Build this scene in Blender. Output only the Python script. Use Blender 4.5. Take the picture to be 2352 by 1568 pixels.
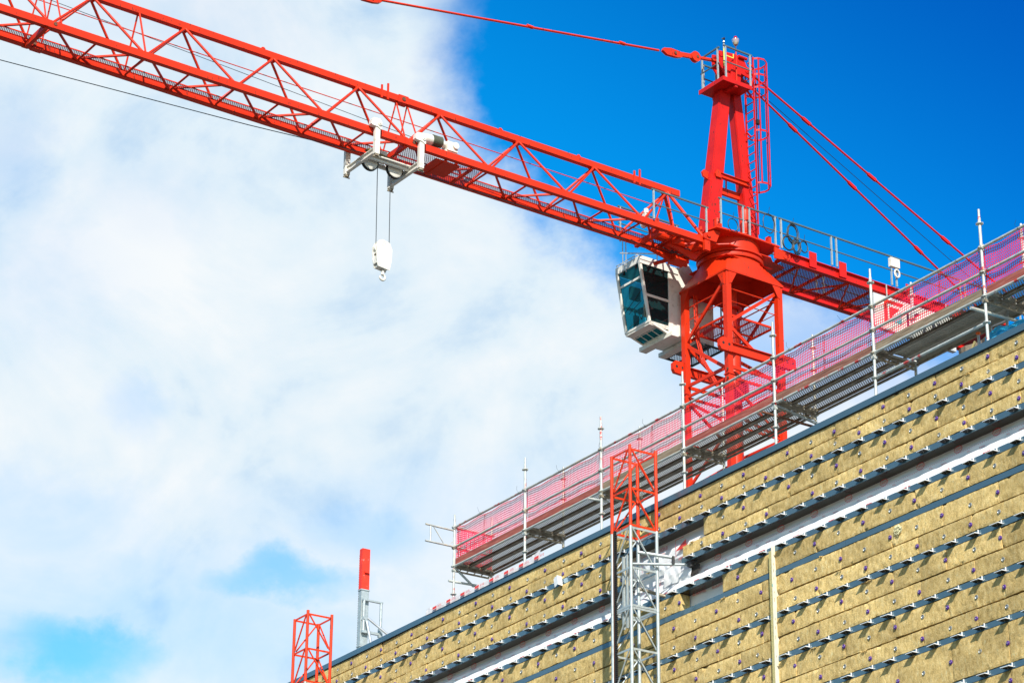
import bpy, bmesh, math, random
from mathutils import Vector, Matrix, noise
PI = math.pi
R = math.radians
for o in list(bpy.data.objects): bpy.data.objects.remove(o)
scn = bpy.context.scene
COL = scn.collection

# ------------------------------------------------------------------ camera
cam_d = bpy.data.cameras.new("camera"); cam = bpy.data.objects.new("camera", cam_d); COL.objects.link(cam)
cam_d.sensor_width = 36; cam_d.lens = 92.36; cam_d.clip_start = 0.5; cam_d.clip_end = 4000
RT = Vector((0.5427, 0.8395, 0.0083)).normalized(); UP = Vector((0.3325, -0.2241, 0.9157)); FW = Vector((-0.7713, 0.4947, 0.4018))
v = cam_pitch = R(23.694); roll = R(0.517); phi = R(32.7025)
def _axes():
    f = Vector((0, math.cos(cam_pitch), math.sin(cam_pitch))); u = Vector((0, -math.sin(cam_pitch), math.cos(cam_pitch))); r = Vector((1, 0, 0))
    r2 = r*math.cos(roll)+u*math.sin(roll); u2 = u*math.cos(roll)-r*math.sin(roll)
    T = Matrix(((math.sin(phi), -math.cos(phi), 0), (math.cos(phi), math.sin(phi), 0), (0, 0, 1)))
    return T @ r2, T @ u2, T @ f
RT, UP, FW = _axes()
cam.matrix_world = Matrix(((RT.x, UP.x, -FW.x, 0), (RT.y, UP.y, -FW.y, -25.519), (RT.z, UP.z, -FW.z, 1.6), (0, 0, 0, 1)))
scn.camera = cam
scn.render.resolution_x = 1024; scn.render.resolution_y = 682

# ------------------------------------------------------------------ light and sky
SUN = Vector((1.75, -1.0, 1.6)).normalized()
sd = bpy.data.lights.new("sun", 'SUN'); sd.energy = 5.0; sd.angle = R(0.53); sd.color = (1.0, 0.95, 0.87)
so = bpy.data.objects.new("sun", sd); COL.objects.link(so); so.rotation_euler = SUN.to_track_quat('Z', 'Y').to_euler(); so.location = (20, -30, 60)
vs = scn.view_settings; vs.view_transform = 'Standard'; vs.look = 'None'; vs.exposure = 0.50; vs.gamma = 1.0

W = bpy.data.worlds.new("World"); scn.world = W; W.use_nodes = True
NT = W.node_tree; NT.nodes.clear()
def N(t, nt=None, **k):
    n = (nt or NT).nodes.new(t)
    for a, b in k.items(): setattr(n, a, b)
    return n
class X:
    """tiny expression builder over Math nodes"""
    nt = NT
    def __init__(s, sock): s.s = sock
    @staticmethod
    def op(o, *a, clamp=False):
        n = X.nt.nodes.new('ShaderNodeMath'); n.operation = o; n.use_clamp = clamp
        for i, q in enumerate(a):
            if isinstance(q, X): X.nt.links.new(q.s, n.inputs[i])
            else: n.inputs[i].default_value = q
        return X(n.outputs[0])
    def __add__(s, o): return X.op('ADD', s, o)
    def __sub__(s, o): return X.op('SUBTRACT', s, o)
    def __mul__(s, o): return X.op('MULTIPLY', s, o)
    __radd__ = __add__; __rmul__ = __mul__
def sstep(x, lo, hi):
    n = X.nt.nodes.new('ShaderNodeMapRange'); n.interpolation_type = 'SMOOTHSTEP'
    X.nt.links.new(x.s, n.inputs[0]); n.inputs[1].default_value = lo; n.inputs[2].default_value = hi
    return X(n.outputs[0])
tc = N('ShaderNodeTexCoord'); sep = N('ShaderNodeSeparateXYZ'); NT.links.new(tc.outputs['Generated'], sep.inputs[0])
sx, sy, sz = [X(sep.outputs[i]) for i in range(3)]
# compass bearing (degrees from the middle of the view's bearing, positive to the right) and elevation (degrees)
AZ0 = math.degrees(math.atan2(FW.y, FW.x))
azr = X.op('ARCTAN2', sx*(-math.sin(R(AZ0-180)))+sy*math.cos(R(AZ0-180)), sx*(-math.cos(R(AZ0-180)))-sy*math.sin(R(AZ0-180)))
# rotate so that zero bearing = view direction
c0, s0 = FW.x/math.hypot(FW.x, FW.y), FW.y/math.hypot(FW.x, FW.y)
fx_ = sx*c0+sy*s0; rx_ = sx*s0+sy*(-c0)
az = X.op('ARCTAN2', rx_, fx_)*57.2958
el = X.op('ARCSINE', sz)*57.2958
def nz(scale, detail, rough=.55, dist=0.0, off=0.0):
    m = N('ShaderNodeMapping'); NT.links.new(tc.outputs['Generated'], m.inputs[0]); m.inputs['Location'].default_value = (off, off*1.7, -off); m.inputs['Scale'].default_value = (1, 1, 1.25)
    n = N('ShaderNodeTexNoise'); n.inputs['Scale'].default_value = scale; n.inputs['Detail'].default_value = detail; n.inputs['Roughness'].default_value = rough; n.inputs['Distortion'].default_value = dist
    NT.links.new(m.outputs[0], n.inputs['Vector']); return X(n.outputs[0])
n1, n2, n3, n4 = nz(16, 6, .6, off=3.1), nz(14, 6, .6, off=7.7), nz(7, 4, .5, off=1.3), nz(34, 7, .62, off=5.2)
waz = az+(n1-0.5)*2.4+(n4-0.5)*1.5; wel = el+(n2-0.5)*2.0+(n4-0.5)*1.3
def pix(x, y):   # bearing and elevation of a direction in the survey of the sky
    q = (RT*((x-1176)/6034.3)+UP*(-(y-784)/6034.3)+FW).normalized()
    return math.degrees(math.atan2(q.x*s0-q.y*c0, q.x*c0+q.y*s0)), math.degrees(math.asin(q.z))
def ell(x, y, rx, ry, soft=.35, rot=0.0, amp=1.0):
    a, e = pix(x, y); rx *= .0101; ry *= .0095
    c, s = math.cos(R(rot)), math.sin(R(rot))
    da = waz-a; de = wel-e
    p = (da*c+de*s)*(1/rx); q = (de*c-da*s)*(1/ry)
    d = X.op('SQRT', p*p+q*q)
    return (X.op('SUBTRACT', 1.0, sstep(d, 1-soft, 1+soft)))*amp
def mx(*a):
    r = a[0]
    for q in a[1:]: r = X.op('MAXIMUM', r, q)
    return r
blue = mx(ell(2090, 110, 1140, 590, .10), ell(1500, 540, 230, 130, .5, rot=-30, amp=.95), ell(2250, 640, 420, 200, .5), ell(1900, 800, 300, 120, .9, amp=.55),
          ell(640, 1345, 160, 50, .8, amp=.62), ell(170, 1500, 170, 80, .8, amp=.75), ell(110, 1180, 210, 90, .9, amp=.22), ell(20, 380, 120, 140, .9, amp=.25),
          ell(330, 930, 60, 50, .9, amp=.20), ell(870, 1230, 170, 60, .9, amp=.28), ell(330, 1300, 160, 70, .9, amp=.2), ell(330, 1430, 520, 170, .9, amp=.26), ell(1000, 1200, 420, 110, .9, amp=.14), ell(60, 620, 200, 160, .9, amp=.13), ell(330, 440, 160, 110, .9, amp=.10), ell(420, 40, 300, 110, .9, amp=.14), ell(1480, 1060, 300, 60, .9, amp=.06))
bank = sstep(X.op('ABSOLUTE', az), 60.0, 30.0)   # the cloud bank fills this part of the sky; elsewhere scattered cloud
scat = sstep(n3, .54, .68)*.35
front = sstep(X.op('ABSOLUTE', az), 34.0, 19.0)
front = front*sstep(az, 19.0, 12.8)
lowm = sstep(el, 37.5, 31.8)*sstep(el, 7.0, 13.0)
fm = front*lowm
cover = X.op('ADD', fm*X.op('SUBTRACT', 1.0, blue), X.op('SUBTRACT', 1.0, fm)*scat, clamp=True)
sky = N('ShaderNodeTexSky'); sky.sky_type = 'NISHITA'; sky.sun_disc = False; sky.sun_elevation = math.asin(SUN.z); sky.sun_rotation = math.atan2(SUN.x, SUN.y)
sky.air_density = 1.0; sky.dust_density = 0.3; sky.ozone_density = 2.0
hs = N('ShaderNodeHueSaturation'); hs.inputs['Saturation'].default_value = 1.45; hs.inputs['Value'].default_value = 1.0
NT.links.new(sky.outputs[0], hs.inputs['Color'])
tint = N('ShaderNodeMix', data_type='RGBA', blend_type='MULTIPLY'); tint.inputs[0].default_value = 1
NT.links.new(hs.outputs[0], tint.inputs[6]); 
far = X.op('MULTIPLY', sstep(X.op('ABSOLUTE', az), 75.0, 35.0), sstep(el, 75.0, 45.0))      # azure tint only ahead; the sky elsewhere gets its own tint
dk = sstep(az*0.75+el, 24.0, 43.0)
t1 = N('ShaderNodeMix', data_type='RGBA'); NT.links.new(dk.s, t1.inputs[0]); t1.inputs[6].default_value = (.08, 1.75, 1.72, 1); t1.inputs[7].default_value = (.03, .62, 1.15, 1)
t2 = N('ShaderNodeMix', data_type='RGBA'); NT.links.new(far.s, t2.inputs[0]); t2.inputs[6].default_value = (1.5, 1.27, 1.02, 1); NT.links.new(t1.outputs[2], t2.inputs[7])  # tint of the sky outside the view, brightened as added fill
NT.links.new(t2.outputs[2], tint.inputs[7])
# cloud brightness, in the same physical units as the sky (background strength 0.1)
cr = N('ShaderNodeValToRGB'); cr.color_ramp.elements[0].position = .37; cr.color_ramp.elements[0].color = (3.5, 4.9, 6.4, 1); cr.color_ramp.elements[1].position = .57; cr.color_ramp.elements[1].color = (6.6, 6.85, 7.0, 1)
e = cr.color_ramp.elements.new(.46); e.color = (5.4, 6.25, 6.85, 1)
n5 = nz(11, 8, .58, dist=.6, off=9.4)
NT.links.new((n3*.35+n5*.50+n4*.15).s, cr.inputs[0])
mixc = N('ShaderNodeMix', data_type='RGBA'); NT.links.new(cover.s, mixc.inputs[0]); NT.links.new(tint.outputs[2], mixc.inputs[6]); NT.links.new(cr.outputs[0], mixc.inputs[7])
bg = N('ShaderNodeBackground'); bg.inputs[1].default_value = 0.1; NT.links.new(mixc.outputs[2], bg.inputs[0])
wo = N('ShaderNodeOutputWorld'); NT.links.new(bg.outputs[0], wo.inputs[0])

# ------------------------------------------------------------------ materials
MATS = {}
def mat(name, col, rough=.5, metal=0.0, noise_amt=0.0, nscale=8.0, bump=0.0, bscale=60.0, dirt=None, dirt_lo=.55, dirt_hi=.72, spec=.5, dscale=5.0):
    m = bpy.data.materials.new(name); m.use_nodes = True; nt = m.node_tree; b = nt.nodes['Principled BSDF']
    b.inputs['Base Color'].default_value = (*col, 1); b.inputs['Roughness'].default_value = rough; b.inputs['Metallic'].default_value = metal
    b.inputs['Specular IOR Level'].default_value = spec
    t = nt.nodes.new('ShaderNodeTexCoord')
    last = None
    if noise_amt:
        n = nt.nodes.new('ShaderNodeTexNoise'); n.inputs['Scale'].default_value = nscale; n.inputs['Detail'].default_value = 5; nt.links.new(t.outputs['Object'], n.inputs[0])
        mr = nt.nodes.new('ShaderNodeMapRange'); mr.inputs[1].default_value = .3; mr.inputs[2].default_value = .7; mr.inputs[3].default_value = 1-noise_amt; mr.inputs[4].default_value = 1+noise_amt
        nt.links.new(n.outputs[0], mr.inputs[0])
        mm = nt.nodes.new('ShaderNodeMix'); mm.data_type = 'RGBA'; mm.blend_type = 'MULTIPLY'; mm.inputs[0].default_value = 1; mm.inputs[6].default_value = (*col, 1)
        nt.links.new(mr.outputs[0], mm.inputs[7]); last = mm.outputs[2]
    if dirt:
        n = nt.nodes.new('ShaderNodeTexNoise'); n.inputs['Scale'].default_value = dscale; n.inputs['Detail'].default_value = 8; n.inputs['Roughness'].default_value = .7; nt.links.new(t.outputs['Object'], n.inputs[0])
        mr = nt.nodes.new('ShaderNodeMapRange'); mr.inputs[1].default_value = dirt_lo; mr.inputs[2].default_value = dirt_hi; nt.links.new(n.outputs[0], mr.inputs[0])
        mm = nt.nodes.new('ShaderNodeMix'); mm.data_type = 'RGBA'; nt.links.new(mr.outputs[0], mm.inputs[0])
        if last: nt.links.new(last, mm.inputs[6])
        else: mm.inputs[6].default_value = (*col, 1)
        mm.inputs[7].default_value = (*dirt, 1); last = mm.outputs[2]
    if last: nt.links.new(last, b.inputs['Base Color'])
    if bump:
        n = nt.nodes.new('ShaderNodeTexNoise'); n.inputs['Scale'].default_value = bscale; n.inputs['Detail'].default_value = 6; nt.links.new(t.outputs['Object'], n.inputs[0])
        bm = nt.nodes.new('ShaderNodeBump'); bm.inputs['Strength'].default_value = bump; bm.inputs['Distance'].default_value = .02; nt.links.new(n.outputs[0], bm.inputs['Height']); nt.links.new(bm.outputs[0], b.inputs['Normal'])
    MATS[name] = m; return m
RED = mat('crane_red', (.61, .029, .005), .42, spec=.3, noise_amt=.10, nscale=2.2, dirt=(.36, .018, .01), dirt_lo=.60, dirt_hi=.78, dscale=3.0, bump=.08, bscale=9)
ORED = mat('hoist_red', (.66, .042, .006), .42, spec=.3, noise_amt=.10, nscale=7, dirt=(.35, .06, .03), dirt_lo=.62, dirt_hi=.80, dscale=9)
def specks(m, amt=.69):
    nt = m.node_tree; b = nt.nodes['Principled BSDF']; t = nt.nodes.new('ShaderNodeTexCoord'); n = nt.nodes.new('ShaderNodeTexNoise'); n.inputs['Scale'].default_value = 16; n.inputs['Detail'].default_value = 4
    src = b.inputs['Base Color'].links[0].from_socket; mp = nt.nodes.new('ShaderNodeMapping'); mp.inputs['Scale'].default_value = (1, 1, .35); nt.links.new(t.outputs['Object'], mp.inputs[0]); nt.links.new(mp.outputs[0], n.inputs[0])
    mr = nt.nodes.new('ShaderNodeMapRange'); mr.inputs[1].default_value = amt-.04; mr.inputs[2].default_value = amt; mr.inputs[4].default_value = .8; nt.links.new(n.outputs[0], mr.inputs[0])
    mm = nt.nodes.new('ShaderNodeMix'); mm.data_type = 'RGBA'; nt.links.new(mr.outputs[0], mm.inputs[0]); nt.links.new(src, mm.inputs[6]); mm.inputs[7].default_value = (.10, .025, .012, 1); nt.links.new(mm.outputs[2], b.inputs['Base Color'])
specks(RED); specks(ORED, .66)
CRIM = mat('crane_red_shifted', (.56, .012, .008), .42, spec=.3, noise_amt=.12, nscale=2.6, dirt=(.30, .015, .012), dirt_lo=.58, dirt_hi=.76, dscale=3.0, bump=.08, bscale=9)  # same paint as crane_red; a shift in the light put into its colour
specks(CRIM)
WHITE = mat('white_paint', (.70, .68, .61), .4, noise_amt=.06, nscale=3, dirt=(.34, .28, .20), dirt_lo=.54, dirt_hi=.80, dscale=5)
CREAM = mat('cream_paint', (.66, .66, .58), .45, noise_amt=.1)
GREY = mat('grey_green_paint', (.09, .10, .07), .5, noise_amt=.1)
GALV = mat('galvanised_steel', (.42, .475, .48), .42, metal=.35, noise_amt=.16, nscale=14, dirt=(.22, .20, .17), dirt_lo=.56, dirt_hi=.75, dscale=7)
SCAF = mat('scaffold_tube', (.50, .53, .50), .5, metal=.3, noise_amt=.2, nscale=9, dirt=(.62, .56, .42), dirt_lo=.52, dirt_hi=.62, dscale=5)
SCAFR = mat('scaffold_tube_red_paint', (.50, .53, .50), .5, metal=.2, noise_amt=.2, nscale=9, dirt=(.55, .05, .04), dirt_lo=.56, dirt_hi=.60, dscale=3.3)
DKSTEEL = mat('weathered_dark_steel', (.34, .295, .215), .55, metal=.3, noise_amt=.3, nscale=10, dirt=(.18, .12, .07), dirt_lo=.52, dirt_hi=.7, dscale=8)
RAIL = mat('blue_grey_coated_steel', (.105, .185, .235), .15, metal=.40, noise_amt=.05, nscale=1.5)
RUND = mat('rail_soffit_shaded', (.055, .043, .035), .22, .55, noise_amt=.15, nscale=3)  # same rail steel; shade and brown reflections of its underside put into the colour
UPST = mat('zinc_upstand', (.40, .45, .50), .5, metal=.3, noise_amt=.15, nscale=20)
BLACK = mat('black_rubber', (.012, .012, .012), .7, noise_amt=.1)
DARKBLUE = mat('rail_profile_dark', (.05, .07, .08), .5, metal=.3, noise_amt=.1)
CABLE = mat('cable_black', (.01, .02, .025), .5, noise_amt=.1)
RUST = mat('rusty_steel', (.13, .05, .025), .8, noise_amt=.3, nscale=20)
ROPE = mat('greasy_wire_rope', (.20, .14, .05), .6, noise_amt=.3, nscale=30)
PURPLE = mat('purple_plastic', (.070, .018, .20), .35, noise_amt=.05)
ORANGE = mat('orange_plastic', (.9, .16, .02), .4, noise_amt=.05)
TYV = mat('membrane_white', (.86, .87, .88), .38, noise_amt=.04, nscale=3, bump=.35, bscale=7)
PRINT = mat('red_print', (.66, .05, .04), .5, noise_amt=.1, nscale=30)
TARP = mat('blue_tarp', (.03, .42, .72), .3, noise_amt=.2, nscale=5, bump=.5, bscale=8)
CONC = mat('concrete', (.30, .29, .27), .9, noise_amt=.2, nscale=1.2, bump=.2)
GROUND = mat('ground_gravel', (.07, .065, .055), .95, noise_amt=.35, nscale=.5, bump=.4, bscale=4)
YEL = mat('yellow_insulation_edge', (.50, .44, .19), .9, noise_amt=.15, nscale=30, bump=.4)
LIME = mat('yellow_lime_plastic', (.65, .70, .12), .5, noise_amt=.05)
TEAL = mat('teal_paint', (.02, .42, .45), .5, noise_amt=.05)
INK = mat('dark_navy_ink', (.02, .02, .05), .5, noise_amt=.05)
STEP = mat('bare_aluminium', (.55, .58, .60), .35, metal=.6, noise_amt=.1)
def wood(name, c1, c2, c3):
    m = mat(name, c1, .8); nt = m.node_tree; b = nt.nodes['Principled BSDF']; t = nt.nodes.new('ShaderNodeTexCoord'); mp = nt.nodes.new('ShaderNodeMapping'); mp.inputs['Scale'].default_value = (1.3, 12, 26)
    n = nt.nodes.new('ShaderNodeTexNoise'); n.inputs['Scale'].default_value = 1.6; n.inputs['Detail'].default_value = 8; n.inputs['Roughness'].default_value = .65; n.inputs['Distortion'].default_value = .4
    r = nt.nodes.new('ShaderNodeValToRGB'); r.color_ramp.elements[0].position = .32; r.color_ramp.elements[0].color = (*c2, 1); r.color_ramp.elements[1].position = .68; r.color_ramp.elements[1].color = (*c3, 1)
    q = r.color_ramp.elements.new(.5); q.color = (*c1, 1)
    nt.links.new(t.outputs['Object'], mp.inputs[0]); nt.links.new(mp.outputs[0], n.inputs[0]); nt.links.new(n.outputs[0], r.inputs[0]); nt.links.new(r.outputs[0], b.inputs['Base Color'])
    return m
WOODB = wood('weathered_wood', (.24, .18, .12), (.12, .08, .05), (.36, .29, .20))
WOODR = wood('red_stained_wood', (.30, .07, .05), (.17, .035, .03), (.42, .16, .12))
WOODM = wood('brown_red_wood', (.22, .09, .06), (.10, .04, .03), (.34, .19, .13))
def glassm(name, col, rough=.03, tr=.5):
    m = mat(name, col, rough); b = m.node_tree.nodes['Principled BSDF']; nt = m.node_tree
    out = nt.nodes['Material Output']; tb = nt.nodes.new('ShaderNodeBsdfTransparent'); tb.inputs[0].default_value = (*[min(1, c*3.6+.02) for c in col], 1)
    mixs = nt.nodes.new('ShaderNodeMixShader'); mixs.inputs[0].default_value = tr
    nt.links.new(b.outputs[0], mixs.inputs[1]); nt.links.new(tb.outputs[0], mixs.inputs[2]); nt.links.new(mixs.outputs[0], out.inputs[0]); return m
GLASSF = glassm('teal_tinted_glass', (.012, .14, .17), .02, .62)
GLASSS = glassm('dark_tinted_glass', (.006, .026, .028), .03, .10)
LENS = glassm('red_lens', (.5, .005, .03), .05, .25)
CLEAR = glassm('clear_lamp_glass', (.5, .5, .5), .05, .5)
# insulation
def insul():
    m = mat('mineral_wool', (.46, .32, .12), .95); nt = m.node_tree; b = nt.nodes['Principled BSDF']; L = nt.links.new
    t = nt.nodes.new('ShaderNodeTexCoord')
    def no(s, d, r=.6, sc=(1, 1, 1), dist=0):
        mp = nt.nodes.new('ShaderNodeMapping'); mp.inputs['Scale'].default_value = sc; L(t.outputs['Object'], mp.inputs[0])
        n = nt.nodes.new('ShaderNodeTexNoise'); n.inputs['Scale'].default_value = s; n.inputs['Detail'].default_value = d; n.inputs['Roughness'].default_value = r; n.inputs['Distortion'].default_value = dist; L(mp.outputs[0], n.inputs[0]); return n.outputs[0]
    big = no(2.2, 4); mid = no(13, 6, .7, (1, 1, .55)); fine = no(70, 5, .75, (1, 1, .6)); pale = no(24, 5, .7, (1.2, 1, .4), .8)
    r = nt.nodes.new('ShaderNodeValToRGB'); cr = r.color_ramp
    cr.elements[0].position = .33; cr.elements[0].color = (.27, .18, .062, 1); cr.elements[1].position = .62; cr.elements[1].color = (.80, .62, .30, 1)
    q = cr.elements.new(.5); q.color = (.64, .465, .185, 1)
    a = nt.nodes.new('ShaderNodeMath'); a.operation = 'MULTIPLY_ADD'; a.inputs[1].default_value = .55; L(mid, a.inputs[0])
    a2 = nt.nodes.new('ShaderNodeMath'); a2.operation = 'MULTIPLY'; a2.inputs[1].default_value = .45; L(fine, a2.inputs[0]); L(a2.outputs[0], a.inputs[2]); L(a.outputs[0], r.inputs[0])
    pm = nt.nodes.new('ShaderNodeMapRange'); pm.inputs[1].default_value = .57; pm.inputs[2].default_value = .68; pm.inputs[4].default_value = .85; L(pale, pm.inputs[0])
    mx_ = nt.nodes.new('ShaderNodeMix'); mx_.data_type = 'RGBA'; L(pm.outputs[0], mx_.inputs[0]); L(r.outputs[0], mx_.inputs[6]); mx_.inputs[7].default_value = (.66, .60, .33, 1)
    oi = nt.nodes.new('ShaderNodeObjectInfo'); om = nt.nodes.new('ShaderNodeMapRange'); om.inputs[3].default_value = .78; om.inputs[4].default_value = 1.12; L(oi.outputs['Random'], om.inputs[0])
    bm_ = nt.nodes.new('ShaderNodeMapRange'); bm_.inputs[1].default_value = .35; bm_.inputs[2].default_value = .65; bm_.inputs[3].default_value = .78; bm_.inputs[4].default_value = 1.14; L(big, bm_.inputs[0])
    mu = nt.nodes.new('ShaderNodeMath'); mu.operation = 'MULTIPLY'; L(om.outputs[0], mu.inputs[0]); L(bm_.outputs[0], mu.inputs[1])
    mm = nt.nodes.new('ShaderNodeMix'); mm.data_type = 'RGBA'; mm.blend_type = 'MULTIPLY'; mm.inputs[0].default_value = 1; L(mx_.outputs[2], mm.inputs[6]); L(mu.outputs[0], mm.inputs[7]); L(mm.outputs[2], b.inputs['Base Color'])
    bp = nt.nodes.new('ShaderNodeBump'); bp.inputs['Strength'].default_value = 1.0; bp.inputs['Distance'].default_value = .022; L(a.outputs[0], bp.inputs['Height']); L(bp.outputs[0], b.inputs['Normal'])
    b.inputs['Specular IOR Level'].default_value = .1
    return m
INS = insul()
# cut-out materials: real see-through mesh, drawn procedurally in metres on the sheet
def cutout(name, col, kind, pitch, line, rough=.6, metal=0.0, translucent=0.0):
    m = mat(name, col, rough, metal, noise_amt=.12, nscale=6); nt = m.node_tree; b = nt.nodes['Principled BSDF']; L = nt.links.new
    uv = nt.nodes.new('ShaderNodeUVMap'); sp = nt.nodes.new('ShaderNodeSeparateXYZ'); L(uv.outputs[0], sp.inputs[0])
    X.nt = nt
    u, v_ = X(sp.outputs[0]), X(sp.outputs[1])
    if kind == 'grid':
        fu = X.op('FRACT', u*(1/pitch)); fv = X.op('FRACT', v_*(1/pitch))
        a = X.op('MAXIMUM', X.op('LESS_THAN', fu, line), X.op('LESS_THAN', fv, line))
    else:    # rows of slots, every other row shifted
        rv = v_*(1/pitch); row = X.op('FLOOR', rv); fv = X.op('FRACT', rv)
        fu = X.op('FRACT', u*(1/(pitch*1.5))+row*.5)
        du = X.op('ABSOLUTE', fu-.5)*2.0; dv = X.op('ABSOLUTE', fv-.5)*2.0
        a = X.op('GREATER_THAN', X.op('ADD', du*du, dv*dv), line)
    L(a.s, b.inputs['Alpha']); X.nt = NT
    return m
NET = cutout('red_debris_netting', (.84, .018, .075), 'grid', .046, .31, .5)
NETH = cutout('red_netting_hem', (.80, .02, .03), 'slot', .035, .62, .5)
PERF = cutout('perforated_deck_steel', (.44, .385, .29), 'slot', .034, .37, .5, .3)
REDMESH = cutout('red_expanded_mesh', (.42, .02, .06), 'slot', .040, .45, .5)
WALKMESH = cutout('purple_grey_walkway_mesh', (.22, .06, .13), 'slot', .045, .52, .5)
DECKMESH = cutout('dark_red_deck_mesh', (.26, .010, .03), 'slot', .040, .22, .5)
GRYMESH = cutout('grey_expanded_mesh', (.08, .09, .10), 'slot', .040, .42, .5)
def nett(m):    # let sun glow through the strands
    nt = m.node_tree; b = nt.nodes['Principled BSDF']; b.inputs['Transmission Weight'].default_value = 0.0
nett(NET)

# ------------------------------------------------------------------ mesh builder
WMT = {}
class MB:
    def __init__(s): s.v = []; s.f = []; s.m = []; s.uv = {}; s.cur = 0
    def quad(s, *p, uvs=None):
        i = len(s.v); s.v += [Vector(q) for q in p]; s.f.append(tuple(range(i, i+len(p)))); s.m.append(s.cur)
        if uvs: s.uv[len(s.f)-1] = uvs
        return s
    def hexa(s, c):
        i = len(s.v); s.v += [Vector(q) for q in c]
        for f in ((0, 3, 2, 1), (4, 5, 6, 7), (0, 1, 5, 4), (1, 2, 6, 5), (2, 3, 7, 6), (3, 0, 4, 7)): s.f.append(tuple(i+k for k in f)); s.m.append(s.cur)
        return s
    def box(s, x0, x1, y0, y1, z0, z1):
        return s.hexa([(x0, y0, z0), (x1, y0, z0), (x1, y1, z0), (x0, y1, z0), (x0, y0, z1), (x1, y0, z1), (x1, y1, z1), (x0, y1, z1)])
    def frame(s, d, up):
        d = d.normalized(); up = Vector(up)
        if abs(d.dot(up)) > .98: up = Vector((1, 0, 0)) if abs(d.x) < .9 else Vector((0, 1, 0))
        a = d.cross(up).normalized(); return a, a.cross(d).normalized()
    def beam(s, p0, p1, w, h=None, up=(0, 0, 1), w1=None, h1=None):
        p0, p1 = Vector(p0), Vector(p1); h = h or w; w1 = w1 or w; h1 = h1 or h; a, b = s.frame(p1-p0, up)
        return s.hexa([p0-a*w/2-b*h/2, p0+a*w/2-b*h/2, p0+a*w/2+b*h/2, p0-a*w/2+b*h/2, p1-a*w1/2-b*h1/2, p1+a*w1/2-b*h1/2, p1+a*w1/2+b*h1/2, p1-a*w1/2+b*h1/2])
    def ibeam(s, p0, p1, w, h, t=.02):
        p0, p1 = Vector(p0), Vector(p1); a, b = s.frame(p1-p0, (0, 0, 1))
        s.beam(p0+b*(h/2-t/2), p1+b*(h/2-t/2), w, t); s.beam(p0-b*(h/2-t/2), p1-b*(h/2-t/2), w, t); return s.beam(p0, p1, t*1.2, h-2*t-.004)
    def tube(s, p0, p1, r, n=10, r1=None, cap=True):
        p0, p1 = Vector(p0), Vector(p1); r1 = r if r1 is None else r1; a, b = s.frame(p1-p0, (0, 0, 1)); i = len(s.v)
        for p, q in ((p0, r), (p1, r1)):
            for k in range(n): t = 2*PI*k/n; s.v.append(p+a*(q*math.cos(t))+b*(q*math.sin(t)))
        for k in range(n): s.f.append((i+k, i+(k+1) % n, i+n+(k+1) % n, i+n+k)); s.m.append(s.cur)
        if cap: s.f.append(tuple(i+k for k in reversed(range(n)))); s.m.append(s.cur); s.f.append(tuple(i+n+k for k in range(n))); s.m.append(s.cur)
        return s
    def path(s, pts, r, n=7, closed=False):
        pts = [Vector(p) for p in pts]; m = len(pts); i = len(s.v); prev = None
        for j, p in enumerate(pts):
            d = (pts[(j+1) % m] if (closed or j < m-1) else p)-(pts[j-1] if (closed or j > 0) else p)
            a, b = s.frame(d, (0, 0, 1) if prev is None else prev)
            prev = b
            for k in range(n): t = 2*PI*k/n; s.v.append(p+a*(r*math.cos(t))+b*(r*math.sin(t)))
        for j in range(m if closed else m-1):
            j2 = (j+1) % m
            for k in range(n): s.f.append((i+j*n+k, i+j*n+(k+1) % n, i+j2*n+(k+1) % n, i+j2*n+k)); s.m.append(s.cur)
        return s
    def lathe(s, prof, c, n=28, axis='z', a0=0, a1=2*PI):
        c = Vector(c); i = len(s.v); full = abs(a1-a0-2*PI) < 1e-6; cols = n if full else n+1
        for (r, z) in prof:
            for k in range(cols):
                t = a0+(a1-a0)*k/n; x, y = r*math.cos(t), r*math.sin(t)
                s.v.append(c+(Vector((x, y, z)) if axis == 'z' else Vector((z, x, y)) if axis == 'x' else Vector((x, z, y))))
        for j in range(len(prof)-1):
            for k in range(n):
                k2 = (k+1) % cols; s.f.append((i+j*cols+k, i+j*cols+k2, i+(j+1)*cols+k2, i+(j+1)*cols+k)); s.m.append(s.cur)
        return s
    def prism(s, poly, y0, y1, plane='xz'):
        def P(a, b, c): return Vector((a, c, b)) if plane == 'xz' else Vector((a, b, c)) if plane == 'xy' else Vector((c, a, b))
        i = len(s.v); n = len(poly)
        for c in (y0, y1): s.v += [P(a, b, c) for a, b in poly]
        s.f.append(tuple(i+k for k in range(n))); s.m.append(s.cur); s.f.append(tuple(i+n+k for k in reversed(range(n)))); s.m.append(s.cur)
        for k in range(n): s.f.append((i+k, i+(k+1) % n, i+n+(k+1) % n, i+n+k)); s.m.append(s.cur)
        return s
    def sheet(s, p0, du, dv, nu=1, nv=1, lu=None, lv=None, jig=None):
        p0, du, dv = Vector(p0), Vector(du), Vector(dv); lu = lu or du.length; lv = lv or dv.length
        g = [[p0+du*(i/nu)+dv*(j/nv)+(jig(i/nu, j/nv) if jig else Vector()) for j in range(nv+1)] for i in range(nu+1)]
        for i in range(nu):
            for j in range(nv):
                s.quad(g[i][j], g[i+1][j], g[i+1][j+1], g[i][j+1], uvs=[(lu*a/nu, lv*b/nv) for a, b in ((i, j), (i+1, j), (i+1, j+1), (i, j+1))])
        return s
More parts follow.
